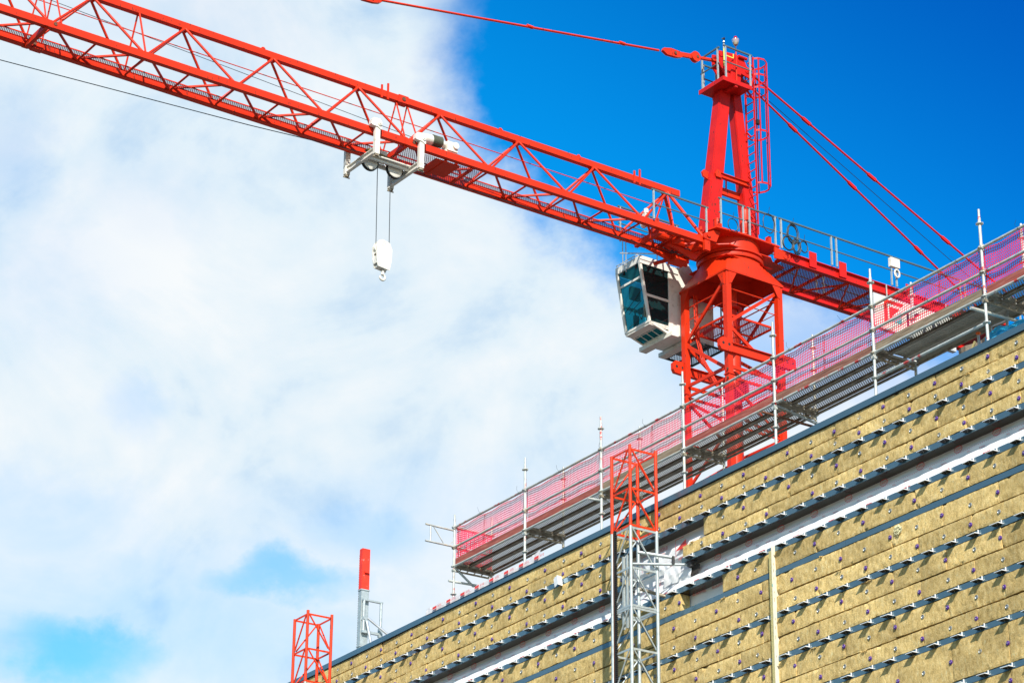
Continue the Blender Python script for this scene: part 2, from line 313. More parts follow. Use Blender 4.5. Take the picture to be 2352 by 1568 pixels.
    def build(s, name, mats, parent=None, world=False, smooth=False):
        me = bpy.data.meshes.new(name)
        vv = s.v
        if world and parent is not None: inv = WMT[parent.name].inverted(); vv = [inv @ q for q in vv]
        me.from_pydata([tuple(q) for q in vv], [], s.f)
        for m in (mats if isinstance(mats, (list, tuple)) else [mats]): me.materials.append(m)
        for p, k in zip(me.polygons, s.m): p.material_index = k
        if s.uv:
            ul = me.uv_layers.new(name='UVMap')
            for fi, uvs in s.uv.items():
                for li, q in zip(me.polygons[fi].loop_indices, uvs): ul.data[li].uv = q
        if smooth:
            for p in me.polygons: p.use_smooth = True
            try: me.set_sharp_from_angle(angle=R(38))
            except Exception: pass
        bm = bmesh.new(); bm.from_mesh(me); bmesh.ops.recalc_face_normals(bm, faces=bm.faces); bm.to_mesh(me); bm.free()
        o = bpy.data.objects.new(name, me); COL.objects.link(o)
        if parent is not None: o.parent = parent; WMT[o.name] = WMT[parent.name]
        else: WMT[o.name] = Matrix()
        return o
def tag(o, label=None, cat=None, group=None, kind=None):
    if label: o['label'] = label
    if cat: o['category'] = cat
    if group: o['group'] = group
    if kind: o['kind'] = kind
    return o
def thing(name, label, cat, loc=(0, 0, 0), rz=0.0, group=None):
    o = bpy.data.objects.new(name, None); COL.objects.link(o); o.location = loc; o.rotation_euler = (0, 0, rz); o.empty_display_size = .3
    WMT[o.name] = Matrix.Translation(loc) @ Matrix.Rotation(rz, 4, 'Z')
    return tag(o, label, cat, group)
def linkcopy(src, parent, loc):
    c = src.copy(); COL.objects.link(c); c.parent = parent; c.location = loc; return c
def textmesh(txt, size, shear=0, ext=.0):
    cu = bpy.data.curves.new('lettering', 'FONT'); cu.body = txt; cu.size = size; cu.align_x = 'CENTER'; cu.align_y = 'CENTER'; cu.extrude = ext; cu.shear = shear; cu.space_character = 1.05
    o = bpy.data.objects.new('lettering', cu); COL.objects.link(o)
    dg = bpy.context.evaluated_depsgraph_get(); me = bpy.data.meshes.new_from_object(o.evaluated_get(dg)); bpy.data.objects.remove(o); bpy.data.curves.remove(cu); return me
def lettering(txt, size, m, parent, mtx, name='lettering', sx=1.0, ext=0.0, shear=0):
    me = textmesh(txt, size, shear, ext); me.materials.clear(); me.materials.append(m)
    me.transform(WMT[parent.name].inverted() @ mtx @ Matrix.Diagonal((sx, 1, 1, 1)))
    o = bpy.data.objects.new(name, me); COL.objects.link(o); o.parent = parent; return o
rnd = random.Random(7)

# ------------------------------------------------------------------ ground
g = MB(); g.quad((-1500, -1500, 0), (1500, -1500, 0), (1500, 1500, 0), (-1500, 1500, 0)); tag(g.build('ground', GROUND), kind='structure')

# ------------------------------------------------------------------ the building
BX0, BX1 = -72.0, -14.0
B = thing('unfinished_building', 'long building wall clad in yellow mineral wool boards between blue steel rails, not yet faced', 'building', (-40, .3, 0))
m = MB(); m.box(BX0, BX1, .32, 14.0, 0, 17.30); m.build('wall', CONC, B, True)
m = MB()   # membrane sheet 
def mybulge(x, z):
    def hump(lo, hi, amt):
        if z <= lo or z >= hi: return 0.0
        t = (hi-z)/(hi-lo); return amt*min(1.0, t/.35)*min(1.0, (1-t)/.12)
    e_ = hump(15.82, 16.19, .075); 
    if -36.0 < x < -33.7: e_ = max(e_, hump(16.32, 16.80, .11))
    return e_
def msurf(x, z): return .235-mybulge(x, z)+.010*noise.noise(Vector(((x+72)*1.2, z*6.2, 3.3)))+.006*noise.noise(Vector(((x+72)*2.9, z*12, 1.1)))
m.sheet((BX0, 0, 10.5), (20, 0, 0), (0, 0, 6.85), 60, 60, jig=lambda u, w: Vector((0, .235, 0)))
m.sheet((BX0+20, 0, 10.5), (BX1-BX0-20, 0, 0), (0, 0, 6.85), 380, 160, jig=lambda u, w: Vector((0, msurf(BX0+20+(BX1-BX0-20)*u, 10.5+6.85*w), 0)))
membrane = m.build('membrane', TYV, B, True, smooth=True)
# rails: (z_top, z_bot, has brackets)
RAILS = [(16.935, 16.838, 1), (16.300, 16.205, 1), (15.792, 15.695, 1), (15.372, 15.280, 0), (14.656, 14.566, 1), (13.935, 13.844, 1), (13.215, 13.127, 1), (12.510, 12.420, 1), (11.80, 11.71, 1), (11.10, 11.01, 1)]
m = MB(); m.sheet((-46, .100, 15.965), (24, 0, 0), (0, -.090, -.170), 160, 6, jig=lambda u, w: Vector((0, .03*(1-w)**5-.008*math.sin(w*PI)*(1+noise.noise(Vector((u*16, w*2, 5)))), .006*noise.noise(Vector((u*24, w*3, 2))))))
m.build('membrane_flap', TYV, B, True, smooth=True)
for zt, zb, br in RAILS:
    m = MB(); x = BX0
    while x < BX1:      # rail lengths butt every 6 m
        x2 = min(x+5.994, BX1)
        if zt == 16.300 and x == BX0+36: x2 = -36.06+.06
        if zt == 16.300 and x == BX0+36:
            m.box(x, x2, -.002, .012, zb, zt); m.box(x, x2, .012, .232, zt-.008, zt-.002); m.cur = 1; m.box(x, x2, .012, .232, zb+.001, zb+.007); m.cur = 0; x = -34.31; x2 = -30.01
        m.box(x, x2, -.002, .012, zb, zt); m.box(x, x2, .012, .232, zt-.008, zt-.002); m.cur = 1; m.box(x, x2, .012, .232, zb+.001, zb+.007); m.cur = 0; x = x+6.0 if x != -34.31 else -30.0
    m.build('rail', [RAIL, RUND], B, True)
# coping
xs = [BX0, -67.4, -64.4, -61.4, -58.4, -55.4, -52.4, -49.4, -46.45, -43.47, -40.5, -37.5, -34.5, -31.6, -28.6, -25.6, -22.6, -19.6, BX1]
for a, b in zip(xs, xs[1:]):
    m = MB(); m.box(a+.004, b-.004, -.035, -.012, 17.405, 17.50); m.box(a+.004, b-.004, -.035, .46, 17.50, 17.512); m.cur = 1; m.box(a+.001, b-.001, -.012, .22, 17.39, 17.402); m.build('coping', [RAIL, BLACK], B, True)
m = MB()
for i in range(40):
    def ut(x): return 17.76 if x > -34 else max(17.60, 17.76-(-34-x)*.020)
    a = -43.5+i*.7; b = a+.7
    if b > BX1: break
    m.hexa([(a, .42, 17.5), (b, .42, 17.5), (b, .52, 17.5), (a, .52, 17.5), (a, .42, ut(a)), (b, .42, ut(b)), (b, .52, ut(b)), (a, .52, ut(a))])
m.build('upstand', UPST, B, True)

# insulation boards.  (z_bot, z_top, joint phase, x ranges left out)
VOID1A, VOID1B = (-36.06, -33.67), (-36.06, -34.28)
P0 = -27.72
COURSES = []
def course(zb, zt, ph, void=None): COURSES.append((zb, zt, ph, void))
course(17.160, 17.402, 0, None); course(16.938, 17.152, .6, None)
course(16.520, 16.835, 0, VOID1A); course(16.303, 16.512, .6, VOID1B)
course(15.375, 15.692, .6, (-34.38, -33.17))
course(14.940, 15.277, 0, None); course(14.659, 14.932, .6, None)
course(14.238, 14.563, 0, None); course(13.938, 14.230, .6, None)
course(13.490, 13.841, 0, None); course(13.218, 13.482, .6, None)
course(12.513, 13.124, 0, None); course(12.10, 12.417, 0, None); course(11.803, 12.092, .6, None); course(11.103, 11.707, 0, None)
TX = -31.80   # vertical trim below the membrane strip
boards = []; fast = []
def board(x0, x1, zb, zt, seed, notch):
    rr = random.Random(seed); dzb, dzt, dzs = rr.uniform(0, .008), rr.uniform(-.006, 0), rr.uniform(-.006, .006)
    m = MB(); nu = max(4, int((x1-x0)/.045)); nv = max(4, int((zt-zb)/.045))
    yo = -.005+.013*noise.noise(Vector((x0*3.7, zt*5.1, seed))); tilt = .014*noise.noise(Vector((seed, x0*1.9, zt)))
    sag = .012*noise.noise(Vector((seed*1.3, x0*.9, zt*2)))
    g = []
    for i in range(nu+1):
        col = []
        u = i/nu
        for j in range(nv+1):
            w = j/nv; x = x0+(x1-x0)*u; z = zb+(zt-zb)*w
            eu = min(u, 1-u)*(x1-x0); ew = min(w, 1-w)*(zt-zb); ed = min(eu, ew)
            if i == 0: x += .008+.009*noise.noise(Vector((x*9, z*23, seed)))
            if i == nu: x -= .006+.009*noise.noise(Vector((x*7, z*21, seed+5)))
            top = j == nv; bot = j == 0
            z += dzs*(u-.5)*2*(1 if 0 < j < nv else .6)+(dzb if bot else 0)+(dzt if top else 0)
            if bot: z += .005+max(0, .017*noise.noise(Vector((x*4.1, seed, 2.2)))+.010*noise.noise(Vector((x*17, seed, 6.1))))
            if top: z -= .001+max(0, .012*noise.noise(Vector((x*3.7, seed, 8.2)))+.009*noise.noise(Vector((x*19, seed, 4.1))))
            y = yo+tilt*(u-.5)*2+sag*(w-.5)+.0035*noise.noise(Vector((x*11, z*11, seed)))+.004*noise.noise(Vector((x*31, z*31, seed)))
            if ed < .012: y += .004+.006*noise.noise(Vector((x*23, z*23, seed+2)))
            for (nx_, nz_, nr, nd) in notch:
                d = math.hypot(x-nx_, (z-nz_)*1.3)
                if d < nr: y += nd*(1-(d/nr)**2)*(.7+.6*noise.noise(Vector((x*30, z*30, 9))))
            col.append(Vector((x, y, z)))
        g.append(col)
    for i in range(nu):
        for j in range(nv): m.quad(g[i][j], g[i+1][j], g[i+1][j+1], g[i][j+1])
    B_ = .21
    def bk(p): return Vector((p.x, B_, p.z))
    for i in range(nu):
        m.quad(bk(g[i][0]), bk(g[i+1][0]), g[i+1][0], g[i][0]); m.quad(g[i][nv], g[i+1][nv], bk(g[i+1][nv]), bk(g[i][nv]))
    for j in range(nv):
        m.quad(bk(g[0][j]), g[0][j], g[0][j+1], bk(g[0][j+1])); m.quad(g[nu][j], bk(g[nu][j]), bk(g[nu][j+1]), g[nu][j+1])
    return m
seed = 0
for ci, (zb, zt, ph, void) in enumerate(COURSES):
    base = P0+ph; k = -10
    edges = []
    x = base+1.2*10
    lows = ci >= 4
    xx = [base+1.2*i for i in range(-40, 12)]
    xx = [q for q in xx if BX0 < q < BX1]
    if lows:   # the vertical trim breaks the coursing
        r_ = [q for q in xx if q > TX+.25]; l_ = [TX-.14-(0.20 if ph == 0 else .80)-1.2*i for i in range(40)]
        l_ = sorted([q for q in l_ if q > BX0]); spans = [(a, b) for a, b in zip(l_, l_[1:])]+[(l_[-1], TX-.03)]+[(TX+.03, r_[0])]+[(a, b) for a, b in zip(r_, r_[1:])]
    else: spans = list(zip(xx, xx[1:]))
    zc = (zb+zt)/2+(-.01 if ph else .0)
    if ci == 0: zc = 17.265
    if ci == 1: zc = 17.035
    for a, b in spans:
        if b < -50 and (zb < 16 or b < -60): continue
        if zt < 15 and b < -47: continue
        segs = [(a, b)]
        if void:
            va, vb = void; segs = []
            if a < va: segs.append((a, min(b, va)))
            if b > vb: segs.append((max(a, vb), b))
        for (p, q) in segs:
            if q-p < .06: continue
            seed += 1
            nt_ = []
            if rnd.random() < .55: nt_.append((rnd.choice((p, q)), rnd.choice((zb, zt)), rnd.uniform(.05, .11), rnd.uniform(.02, .06)))
            if rnd.random() < .40: nt_.append((rnd.uniform(p, q), rnd.choice((zb, zt)), rnd.uniform(.04, .09), rnd.uniform(.015, .05)))
            boards.append((p, q, zb, zt, seed, nt_))
            if q-p > .5 and not (p < TX < q):
                fast.append(((p+q)/2+rnd.uniform(-.03, .03), zc+rnd.uniform(-.02, .02), 0))
            fast.append((q-.02+rnd.uniform(-.012, .012), zc+rnd.uniform(-.012, .012), 1)) if not (lows and abs(q-TX) < .1) else None
CAMP = Vector((0, -25.5, 1.6))
def visible(x, z, k=1.0): 
    q = Vector((x, 0, z))-CAMP; f = q.dot(FW); return abs(q.dot(RT)/f) < .20*k and abs(q.dot(UP)/f) < .137*k
boards.sort(key=lambda b: (not visible((b[0]+b[1])/2, (b[2]+b[3])/2), -(b[0]+b[1])))
rest = MB()
for i, b in enumerate(boards):
    m = board(*b)
    if i < 100:
        m.build('insulation_board', INS, B, True)
    else:
        o = len(rest.v); rest.v += m.v; rest.f += [tuple(o+k for k in f) for f in m.f]; rest.m += m.m
ro = rest.build('insulation_boards', INS, B, True); ro['kind'] = 'stuff'
# torn pale flock on one board
m = MB()
for i in range(150):
    a = rnd.random()*2*PI; r = rnd.random()**.5; x = -28.72+.085*r*math.cos(a)-.05*rnd.random(); z = 15.19+.075*r*math.sin(a); l = rnd.uniform(.02, .05); t = rnd.uniform(-2.2, -.9)
    m.beam((x, -.01, z), (x+l*math.cos(t), -.02-rnd.random()*.02, z+l*math.sin(t)), .006, .006)
FLOCK = mat('pale_wool_flock', (.62, .60, .38), .95, noise_amt=.2, nscale=40); m.build('loose_wool', FLOCK, B, True)
for k in range(26):   # fluff hanging at edges
    x = rnd.uniform(-44, -25.5); cc = rnd.choice(COURSES[:12]); z = cc[0] if rnd.random() < .6 else cc[1]
    if not visible(x, z): continue
    m = MB()
    for i in range(14):
        l = rnd.uniform(.015, .045); t = rnd.uniform(-PI, 0); xx_ = x+rnd.uniform(-.06, .06)
        m.beam((xx_, -.006, z), (xx_+l*math.cos(t), -.02-.02*rnd.random(), z+l*.8*math.sin(t)), .007, .006)
    m.build('loose_wool', INS, B, True)

# round fixings: purple plastic discs at the joints, bare steel washers at mid board
def disc(purple):
    m = MB()
    if purple: m.lathe([(.0, -.014), (.012, -.013), (.030, -.010), (.036, -.002), (.036, .006)], (0, 0, 0), 16, 'y'); m.cur = 1; m.lathe([(0, -.021), (.006, -.020), (.008, -.012)], (0, 0, 0), 8, 'y')
    else:
        m.lathe([(.033, .008), (.033, -.004), (.027, -.007), (.020, .004), (.014, .006), (.010, -.004), (.0, -.005)], (0, 0, 0), 16, 'y')
    return m
WASH = mat('washer_steel', (.30, .33, .34), .4, .4, noise_amt=.3, nscale=40)
LIT = mat('bright_screw_head', (.75, .75, .72), .25, .5)
pm = disc(True); gm = disc(False)
fast = [f for f in fast if visible(f[0], f[1], 2.2) and not (VOID1A[0] < f[0] < VOID1A[1]+.02 and 16.5 < f[1] < 16.83) and not (VOID1B[0] < f[0] < VOID1B[1]+.02 and 16.3 < f[1] < 16.5) and not (-34.38 < f[0] < -33.15 and 15.38 < f[1] < 15.69)]
fast.sort(key=lambda f: (not visible(f[0], f[1]), -f[0]))
protoP = protoG = None; cntf = 0; restp = MB(); restg = MB()
for (x, z, pu) in fast:
    if cntf < 100:
        loc = Vector((x, -.010, z))-Vector((-40, .3, 0)); cntf += 1
        if pu:
            if protoP is None: protoP = pm.build('fixing_disc', [PURPLE, LIT], B, smooth=True); protoP.location = loc; protoP['label'] = 'purple plastic fixing disc'
            else: linkcopy(protoP, B, loc)
        else:
            if protoG is None: protoG = gm.build('fixing_washer', WASH, B, smooth=True); protoG.location = loc; protoG['label'] = 'bare steel fixing washer'
            else: linkcopy(protoG, B, loc)
    else:
        src, dst = (pm, restp) if pu else (gm, restg); o = len(dst.v); dst.v += [q+Vector((x, -.010, z)) for q in src.v]; dst.f += [tuple(o+k for k in f) for f in src.f]; dst.m += src.m
o = restp.build('fixing_discs', [PURPLE, LIT], B, True, True); o['kind'] = 'stuff'
o = restg.build('fixing_washers', WASH, B, True, True); o['kind'] = 'stuff'

# brackets (helping hand brackets): shelf with a black plate added underneath for its shade, bright front edge, upright web at the near end
def bracket():
    m = MB(); m.box(-.17, 0, -.098, -.003, .0, .004); m.box(-.17, 0, -.102, -.098, -.003, .008)       # shelf, front lip
    m.cur = 1; m.box(-.163, -.006, -.094, -.004, -.006, -.001)                            # underside shade, put in as a black plate
    m.cur = 0; m.box(-.004, 0, -.098, -.03, .004, .013); m.box(-.005, 0, -.032, -.008, .004, .060); m.box(.0, .036, -.006, -.002, -.004, .004)
    m.box(-.03, -.005, -.012, -.008, .004, .034)
    for x in (-.145, -.045): m.cur = 2; m.tube((x, -.080, -.010), (x, -.080, -.005), .0075, 8)
    m.cur = 3; m.tube((-.085, -.030, -.018), (-.085, -.024, -.004), .005, 6)
    return m
WGALV = mat('bright_galvanised', (.78, .79, .78), .35, .15, noise_amt=.08, nscale=30)
bk = []
for zt, zb, br in RAILS:
    if not br: continue
    for i in range(-50, 31):
        x = -29.97+.5*i+ (0.0)
        if visible(x, zb, 2.2) and not (zt == 16.300 and -36.1 < x < -34.2) and not (abs(x-.08-TX) < .10 and zt < 15.7): bk.append((x+rnd.uniform(-.012, .012), zt-.058+rnd.uniform(-.007, .007)))
bk.sort(key=lambda q: (not visible(q[0], q[1]), -q[0])); bm_ = bracket(); pr = None; restb = MB()
for i, (x, z) in enumerate(bk):
    if i < 100:
        loc = Vector((x, 0, z))-Vector((-40, .3, 0))
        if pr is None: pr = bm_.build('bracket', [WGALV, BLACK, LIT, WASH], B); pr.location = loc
        else: c = linkcopy(pr, B, loc); c.rotation_euler = (rnd.uniform(-.04, .04), rnd.uniform(-.035, .035), rnd.uniform(-.05, .05))
    else: o = len(restb.v); restb.v += [q+Vector((x, 0, z)) for q in bm_.v]; restb.f += [tuple(o+k for k in f) for f in bm_.f]; restb.m += bm_.m
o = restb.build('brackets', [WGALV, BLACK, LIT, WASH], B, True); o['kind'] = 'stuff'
# bracket left loose, hanging askew on rail A
m = MB(); 
for q in ((0, 0), ):
    m.beam((-38.05, -.10, 16.98), (-37.98, -.12, 16.80), .12, .006, up=(0, 1, 0)); m.beam((-37.97, -.06, 16.99), (-37.92, -.08, 16.80), .006, .10, up=(0, 1, 0)); m.beam((-38.06, -.02, 16.985), (-38.06, -.10, 16.985), .05, .006)
lb = m.build('bracket', WGALV, B, True); lb['label'] = 'loose bracket tilted out of line on the top rail'

# vertical trim
m = MB(); m.box(TX-.045, TX+.020, -.070, .21, 10.9, 15.70); m.cur = 1; m.box(TX+.020, TX+.034, -.072, .21, 10.9, 15.80); m.build('cavity_barrier', [YEL, mat('trim_white_foil', (.72, .67, .52), .35, .1, noise_amt=.08, dirt=(.35, .3, .2), dirt_lo=.62, dirt_hi=.75, dscale=12)], B, True)
m = MB(); m.box(TX+.021, TX+.037, -.0735, -.0722, 15.08, 15.13); m.build('tape_strip', TEAL, B, True)
m = MB()
for z in (15.45, 15.33, 15.20, 14.98, 14.83, 14.52, 14.37, 14.2, 13.9): m.box(TX+.0342, TX+.0362, -.046, -.040, z, z+rnd.uniform(.03, .07))
m.build('trim_slots', BLACK, B, True)

# prints on the membrane
def onwall(x, z, rot=180, y=.212):
    if y > .15: y = min(y, msurf(x, z)-.016, msurf(x, z-.04)-.012)
    return Matrix.Translation((x, y, z)) @ Matrix.Rotation(R(90), 4, 'X') @ Matrix.Rotation(R(rot), 4, 'Z')
def oval(m, x, z, a, b, y, wdt=.008, n=28):
    if y > .15: y = min(y, msurf(x, z)-.014, msurf(x, z-b)-.010, msurf(x-a, z-b/2)-.010, msurf(x+a, z-b/2)-.010)
    for k in range(n):
        t0, t1 = 2*PI*k/n, 2*PI*(k+1)/n
        P = lambda t, q: (x+(a-q)*math.cos(t), y, z+(b-q)*math.sin(t))
        m.quad(P(t0, 0), P(t1, 0), P(t1, wdt), P(t0, wdt))
def memy(x, z): return .235-.030
x = -24.9; i = 0
while x > -46:
    zz = 15.985+.0
    if not (-35.1 < x < -33.9):
        m = MB(); oval(m, x, 16.125, .092, .055, .2); op = m.build('oval_mark', PRINT, membrane, True)
        lettering('DUPONT', .052, PRINT, membrane, onwall(x, 16.125, y=.2), sx=.62)
        if i % 1 == 0: lettering('Dampskärm' if False else 'Housewrap', .036, PRINT, membrane, onwall(x-.33, 15.99, y=.2), sx=.7); lettering('Tyvek', .036, PRINT, membrane, onwall(x-.62, 16.01, y=.2), sx=.8)
        m = MB(); oval(m, x-.30, 15.865, .105, .030, .052, .005); m.build('oval_mark', PRINT, membrane, True); lettering('Tyvek', .05, PRINT, membrane, onwall(x-.30, 15.865, y=.050), sx=.8)
    x -= .86; i += 1
m = MB(); x = -24.5
while x > -46: q = msurf(x, 16.052)-.016; m.box(x, x+.022, q, q+.001, 16.052, 16.057); x -= .042
x = -25.0
while x > -46:
    m.box(x, x+.16, .006, .008, 15.800, 15.812); x -= .9
m.build('dotted_line', PRINT, membrane, True)['kind'] = 'stuff'
for (t, s, x, z, sx_) in (('RETARDANT', .10, -35.02, 16.70, .42), ('WIND', .06, -35.0, 16.60, .6), ('Tyvek', .17, -34.95, 16.36, .8), ('RETARDANT', .10, -35.85, 16.66, .42), ('Housewrap', .085, -34.0, 16.535, .8), ('Housewrap', .085, -33.55, 15.64, .9), ('Housewrap', .085, -34.10, 15.66, .9), ('HOUSEWRAP', .07, -34.45, 16.38, .5)):
    lettering(t, s, PRINT, membrane, onwall(x, z, y=.198 if z < 15.8 else .16), sx=sx_)
m = MB()
m.box(-35.62, -35.615, min(.198, .105), .107, 16.42, 16.70); m.box(-35.6149, -35.35, min(.198, .105), .107, 16.694, 16.70); m.build('print_frame', PRINT, membrane, True); m = MB(); m.box(-34.62, -34.615, min(.198, .105), .107, 16.42, 16.74); m.box(-34.6149, -34.38, min(.198, .105), .107, 16.734, 16.74); m.build('print_frame', PRINT, membrane, True); m = MB()
m.prism([(-34.60, 16.52), (-34.29, 16.52), (-34.29, 16.66), (-34.45, 16.60)], .085, .087); m.build('print_flag', PRINT, membrane, True)
# torn hole with anchor
m = MB()
pts = []
for k in range(18):
    t = 2*PI*k/18; r = 1+.35*noise.noise(Vector((math.cos(t)*2, math.sin(t)*2, 4))); pts.append((-34.10+.17*r*math.cos(t), 16.06+.09*r*math.sin(t)+.1*(math.cos(t))*.3))
m.prism(pts, .100, .106); m.build('torn_hole', mat('dark_cavity', (.035, .03, .025), .9), B, True)
m = MB()   # loose folds of membrane below the hole
for (x, z, w, h_) in ((-34.7, 16.10, .5, .3), (-34.35, 15.98, .35, .22), (-35.0, 16.28, .45, .2)):
    m.sheet((x-w/2, .09, z-h_/2), (w, .0, .02), (.05, -.02, h_), 10, 6, jig=lambda u, q: Vector((0, -.018*abs(math.sin(u*7+q*3))*(1-abs(2*q-1)), .02*math.sin(u*5))))
m.build('loose_membrane', TYV, B, True, smooth=True)

# striped protective film lying along the coping
m = MB(); FILM = mat('grey_protective_film', (.66, .64, .64), .35, noise_amt=.1, nscale=9, bump=.5, bscale=14)
m.sheet((-42.75, -.045, 17.50), (4.1, 0, 0), (0, .02, .12), 60, 4, jig=lambda u, w: Vector((.02*math.sin(u*50)*w, -.018*w*abs(noise.noise(Vector((u*40, w*3, 0)))), (.035*noise.noise(Vector((u*22, 1, 0)))+(.09 if u > .9 else 0)*(u-.9)*10)*w)))
F = tag(m.build('protective_film', FILM), 'crumpled grey film with red print along the roof coping below the scaffold end', 'plastic film')
m = MB()
for i in range(8): x = -42.45+i*.52; m.sheet((x, -.0715, 17.53), (.15, 0, .004), (0, .006, .055), 2, 2)
m.build('red_block', PRINT, F)
for i in range(8): lettering('RAW', .080, PRINT, F, Matrix.Translation((-42.18+i*.52, -.073, 17.562)) @ Matrix.Rotation(R(90), 4, 'X') @ Matrix.Rotation(R(180), 4, 'Z'), sx=.75)

# ------------------------------------------------------------------ scaffold on the roof edge
YF, YR = .5, 1.4
SX = [-42.60, -40.0, -37.42, -34.85, -32.26, -29.67, -27.03, -24.45, -21.9]
S = thing('roof_edge_scaffold', 'long roof edge scaffold with red netting and perforated steel decks above the wall', 'scaffold', (-34, .95, 17.3))
def rosette(m, x, y, z):
    m.lathe([(.026, -.012), (.034, -.010), (.036, -.004), (.062, -.003), (.062, .004), (.036, .005), (.034, .012), (.026, .013)], (x, y, z), 14)
    for k in range(4):
        a = k*PI/2+.4; m.box(x+.052*math.cos(a)-.008, x+.052*math.cos(a)+.008, y+.052*math.sin(a)-.008, y+.052*math.sin(a)+.008, z-.012, z+.014)
def standard(x, y, z0, z1, top, ros, mt=SCAF, dx=0.0):
    m = MB(); m.tube((x, y, z0), (x+dx, y, z1), .0245, 12); m.tube((x+dx, y, z1), (x+dx, y, top), .019, 10)
    o = m.build('standard', mt, S, True, True)
    for z in ros:
        m = MB(); rosette(m, x+dx*(z-z0)/(z1-z0), y, z); m.build('rosette', SCAF, o, True)
    return o
for i, x in enumerate(SX):
    zs = [18.14, 18.58, 18.99, 19.41, 19.83]
    if i == 0: standard(x, YF, 17.3, 19.60, 19.68, [18.0, 18.58, 18.99, 19.41], SCAFR)
    else: standard(x, YF, 17.3, 19.93 if i != 6 else 19.93, 20.08, zs, SCAFR if i in (1, 2, 6) else SCAF, dx=rnd.uniform(-.012, .012))
    standard(x-.02, YR, 17.3, 19.93 if i else 19.7, 20.08 if i else 19.8, [18.14, 18.58, 19.41, 19.83] if i else [18.58, 19.41], SCAF)
def tubep(name, p, q, r=.0245, mt=SCAF, lab=None):
    m = MB(); m.tube(p, q, r, 12); o = m.build(name, mt, S, True, True)
    if lab: o['label'] = lab
    return o
def wedge(m, x, y, z, s):
    m.box(x+s*.03-.02, x+s*.03+.02, y-.02, y+.02, z-.032, z+.030); m.box(x+s*.035-.006, x+s*.035+.006, y-.006, y+.006, z-.06, z+.05)
for a, b in zip(SX, SX[1:]):
    for z in (18.58, 18.99, 19.41):
        m = MB(); m.tube((a+.05, YF, z), (b-.05, YF, z), .024, 12); wedge(m, a, YF, z, 1); wedge(m, b, YF, z, -1); m.build('ledger' if z < 18.7 else 'guard_rail', SCAF if rnd.random() < .6 else SCAFR, S, True, True)
    m = MB(); m.tube((a+.03, YR, 18.58), (b-.05, YR, 18.58), .024, 12); m.build('ledger', DKSTEEL, S, True, True)
for i, x in enumerate(SX):
    m = MB(); m.beam((x, YF+.05, 18.575), (x, YR-.05, 18.575), .045, .055); m.beam((x, YF+.05, 18.49), (x, YR-.05, 18.49), .03, .03)
    for k in range(5): y = YF+.12+k*.17; m.beam((x, y, 18.49), (x, y+.06, 18.56), .02, .02)
    m.build('transom', DKSTEEL, S, True)
# decks
rib = 0
for bi, (a, b) in enumerate(zip(SX, SX[1:])):
    solid = bi == 5
    lanes = [(YF+.045, YF+.305, 1), (YF+.335, YF+.595, 1), (YF+.625, YF+.885, 1)] if not solid else [(YF+.045, YF+.275, 1), (YF+.30, YF+.90, 0)]
    for y0, y1, pf in lanes:
        m = MB(); x0, x1 = a+.035, b-.035; z = 18.655
        if pf:
            m.sheet((x0, y0, z), (x1-x0, 0, 0), (0, y1-y0, 0)); m.cur = 1
            for yy in (y0, y1):
                s_ = 1 if yy == y0 else -1
                m.box(x0, x1, yy-.004, yy+.004, z-.046, z+.002); m.box(x0, x1, min(yy, yy+s_*.026), max(yy, yy+s_*.026), z-.050, z-.0462)
                m.box(x0, x1, min(yy+s_*.006, yy+s_*.022), max(yy+s_*.006, yy+s_*.022), z-.008, z-.004)
            m.box(x0-.0, x0+.05, y0+.004, y1-.004, z-.058, z-.012); m.box(x1-.05, x1, y0+.004, y1-.004, z-.058, z-.012)
            m.build('deck_plank', [PERF, DKSTEEL], S, True)
        else:
            m.cur = 0; m.box(x0, x1, y0, y1, z-.012, z)
            for k in range(int((x1-x0)/.055)): xx = x0+.03+k*.055; m.box(xx, xx+.022, y0+.03, y1-.03, z-.020, z-.0125)
            for yy in (y0, (y0+y1)/2-.01, y1-.02): m.box(xx*0+x0, x1, yy, yy+.02, z-.065, z-.0205)
            m.box(x0, x0+.06, y0, y1, z-.075, z-.066)
            o = m.build('deck_plank', mat('aluminium_deck', (.50, .47, .38), .55, .1, noise_amt=.15, nscale=3), S, True); o['label'] = 'wide solid ribbed deck plank'
# toe boards
tb = [WOODR, WOODR, WOODB, WOODR, WOODM, WOODB, WOODR, WOODB]
for i, (a, b) in enumerate(zip(SX, SX[1:])):
    m = MB(); dz = rnd.uniform(-.006, .006); m.hexa([(a+.03, YF+.015, 18.605), (b-.03, YF+.015, 18.605+dz), (b-.03, YF+.048, 18.605+dz), (a+.03, YF+.048, 18.605), (a+.03, YF+.015, 18.745), (b-.03, YF+.015, 18.745+dz), (b-.03, YF+.048, 18.745+dz), (a+.03, YF+.048, 18.745)])
    o = m.build('toe_board', tb[i], S, True); o['label'] = 'red stained toe board' if tb[i] is WOODR else 'weathered brown toe board'
# end of the scaffold
for z in (18.99, 19.41): tubep('guard_rail', (SX[0], YF+.03, z), (SX[0], YR, z))
m = MB(); m.box(SX[0]-.02, SX[0]+.015, YF+.05, YR-.04, 18.605, 18.745); m.build('toe_board', WOODR, S, True)['label'] = 'red stained toe board across the end'
# extra tube couplers, cement splashed
for i, x in enumerate(SX):
    for z in (18.50, 19.41, 18.99):
        m = MB(); q = rnd.uniform(-.02, .02); m.box(x-.036, x+.036, YF-.036, YF+.036, z-.028+q, z+.022+q); m.tube((x+.03, YF-.05, z+q), (x+.03, YF-.02, z+q), .011, 7); m.build('coupler', DKSTEEL if rnd.random() < .5 else SCAF, S, True)
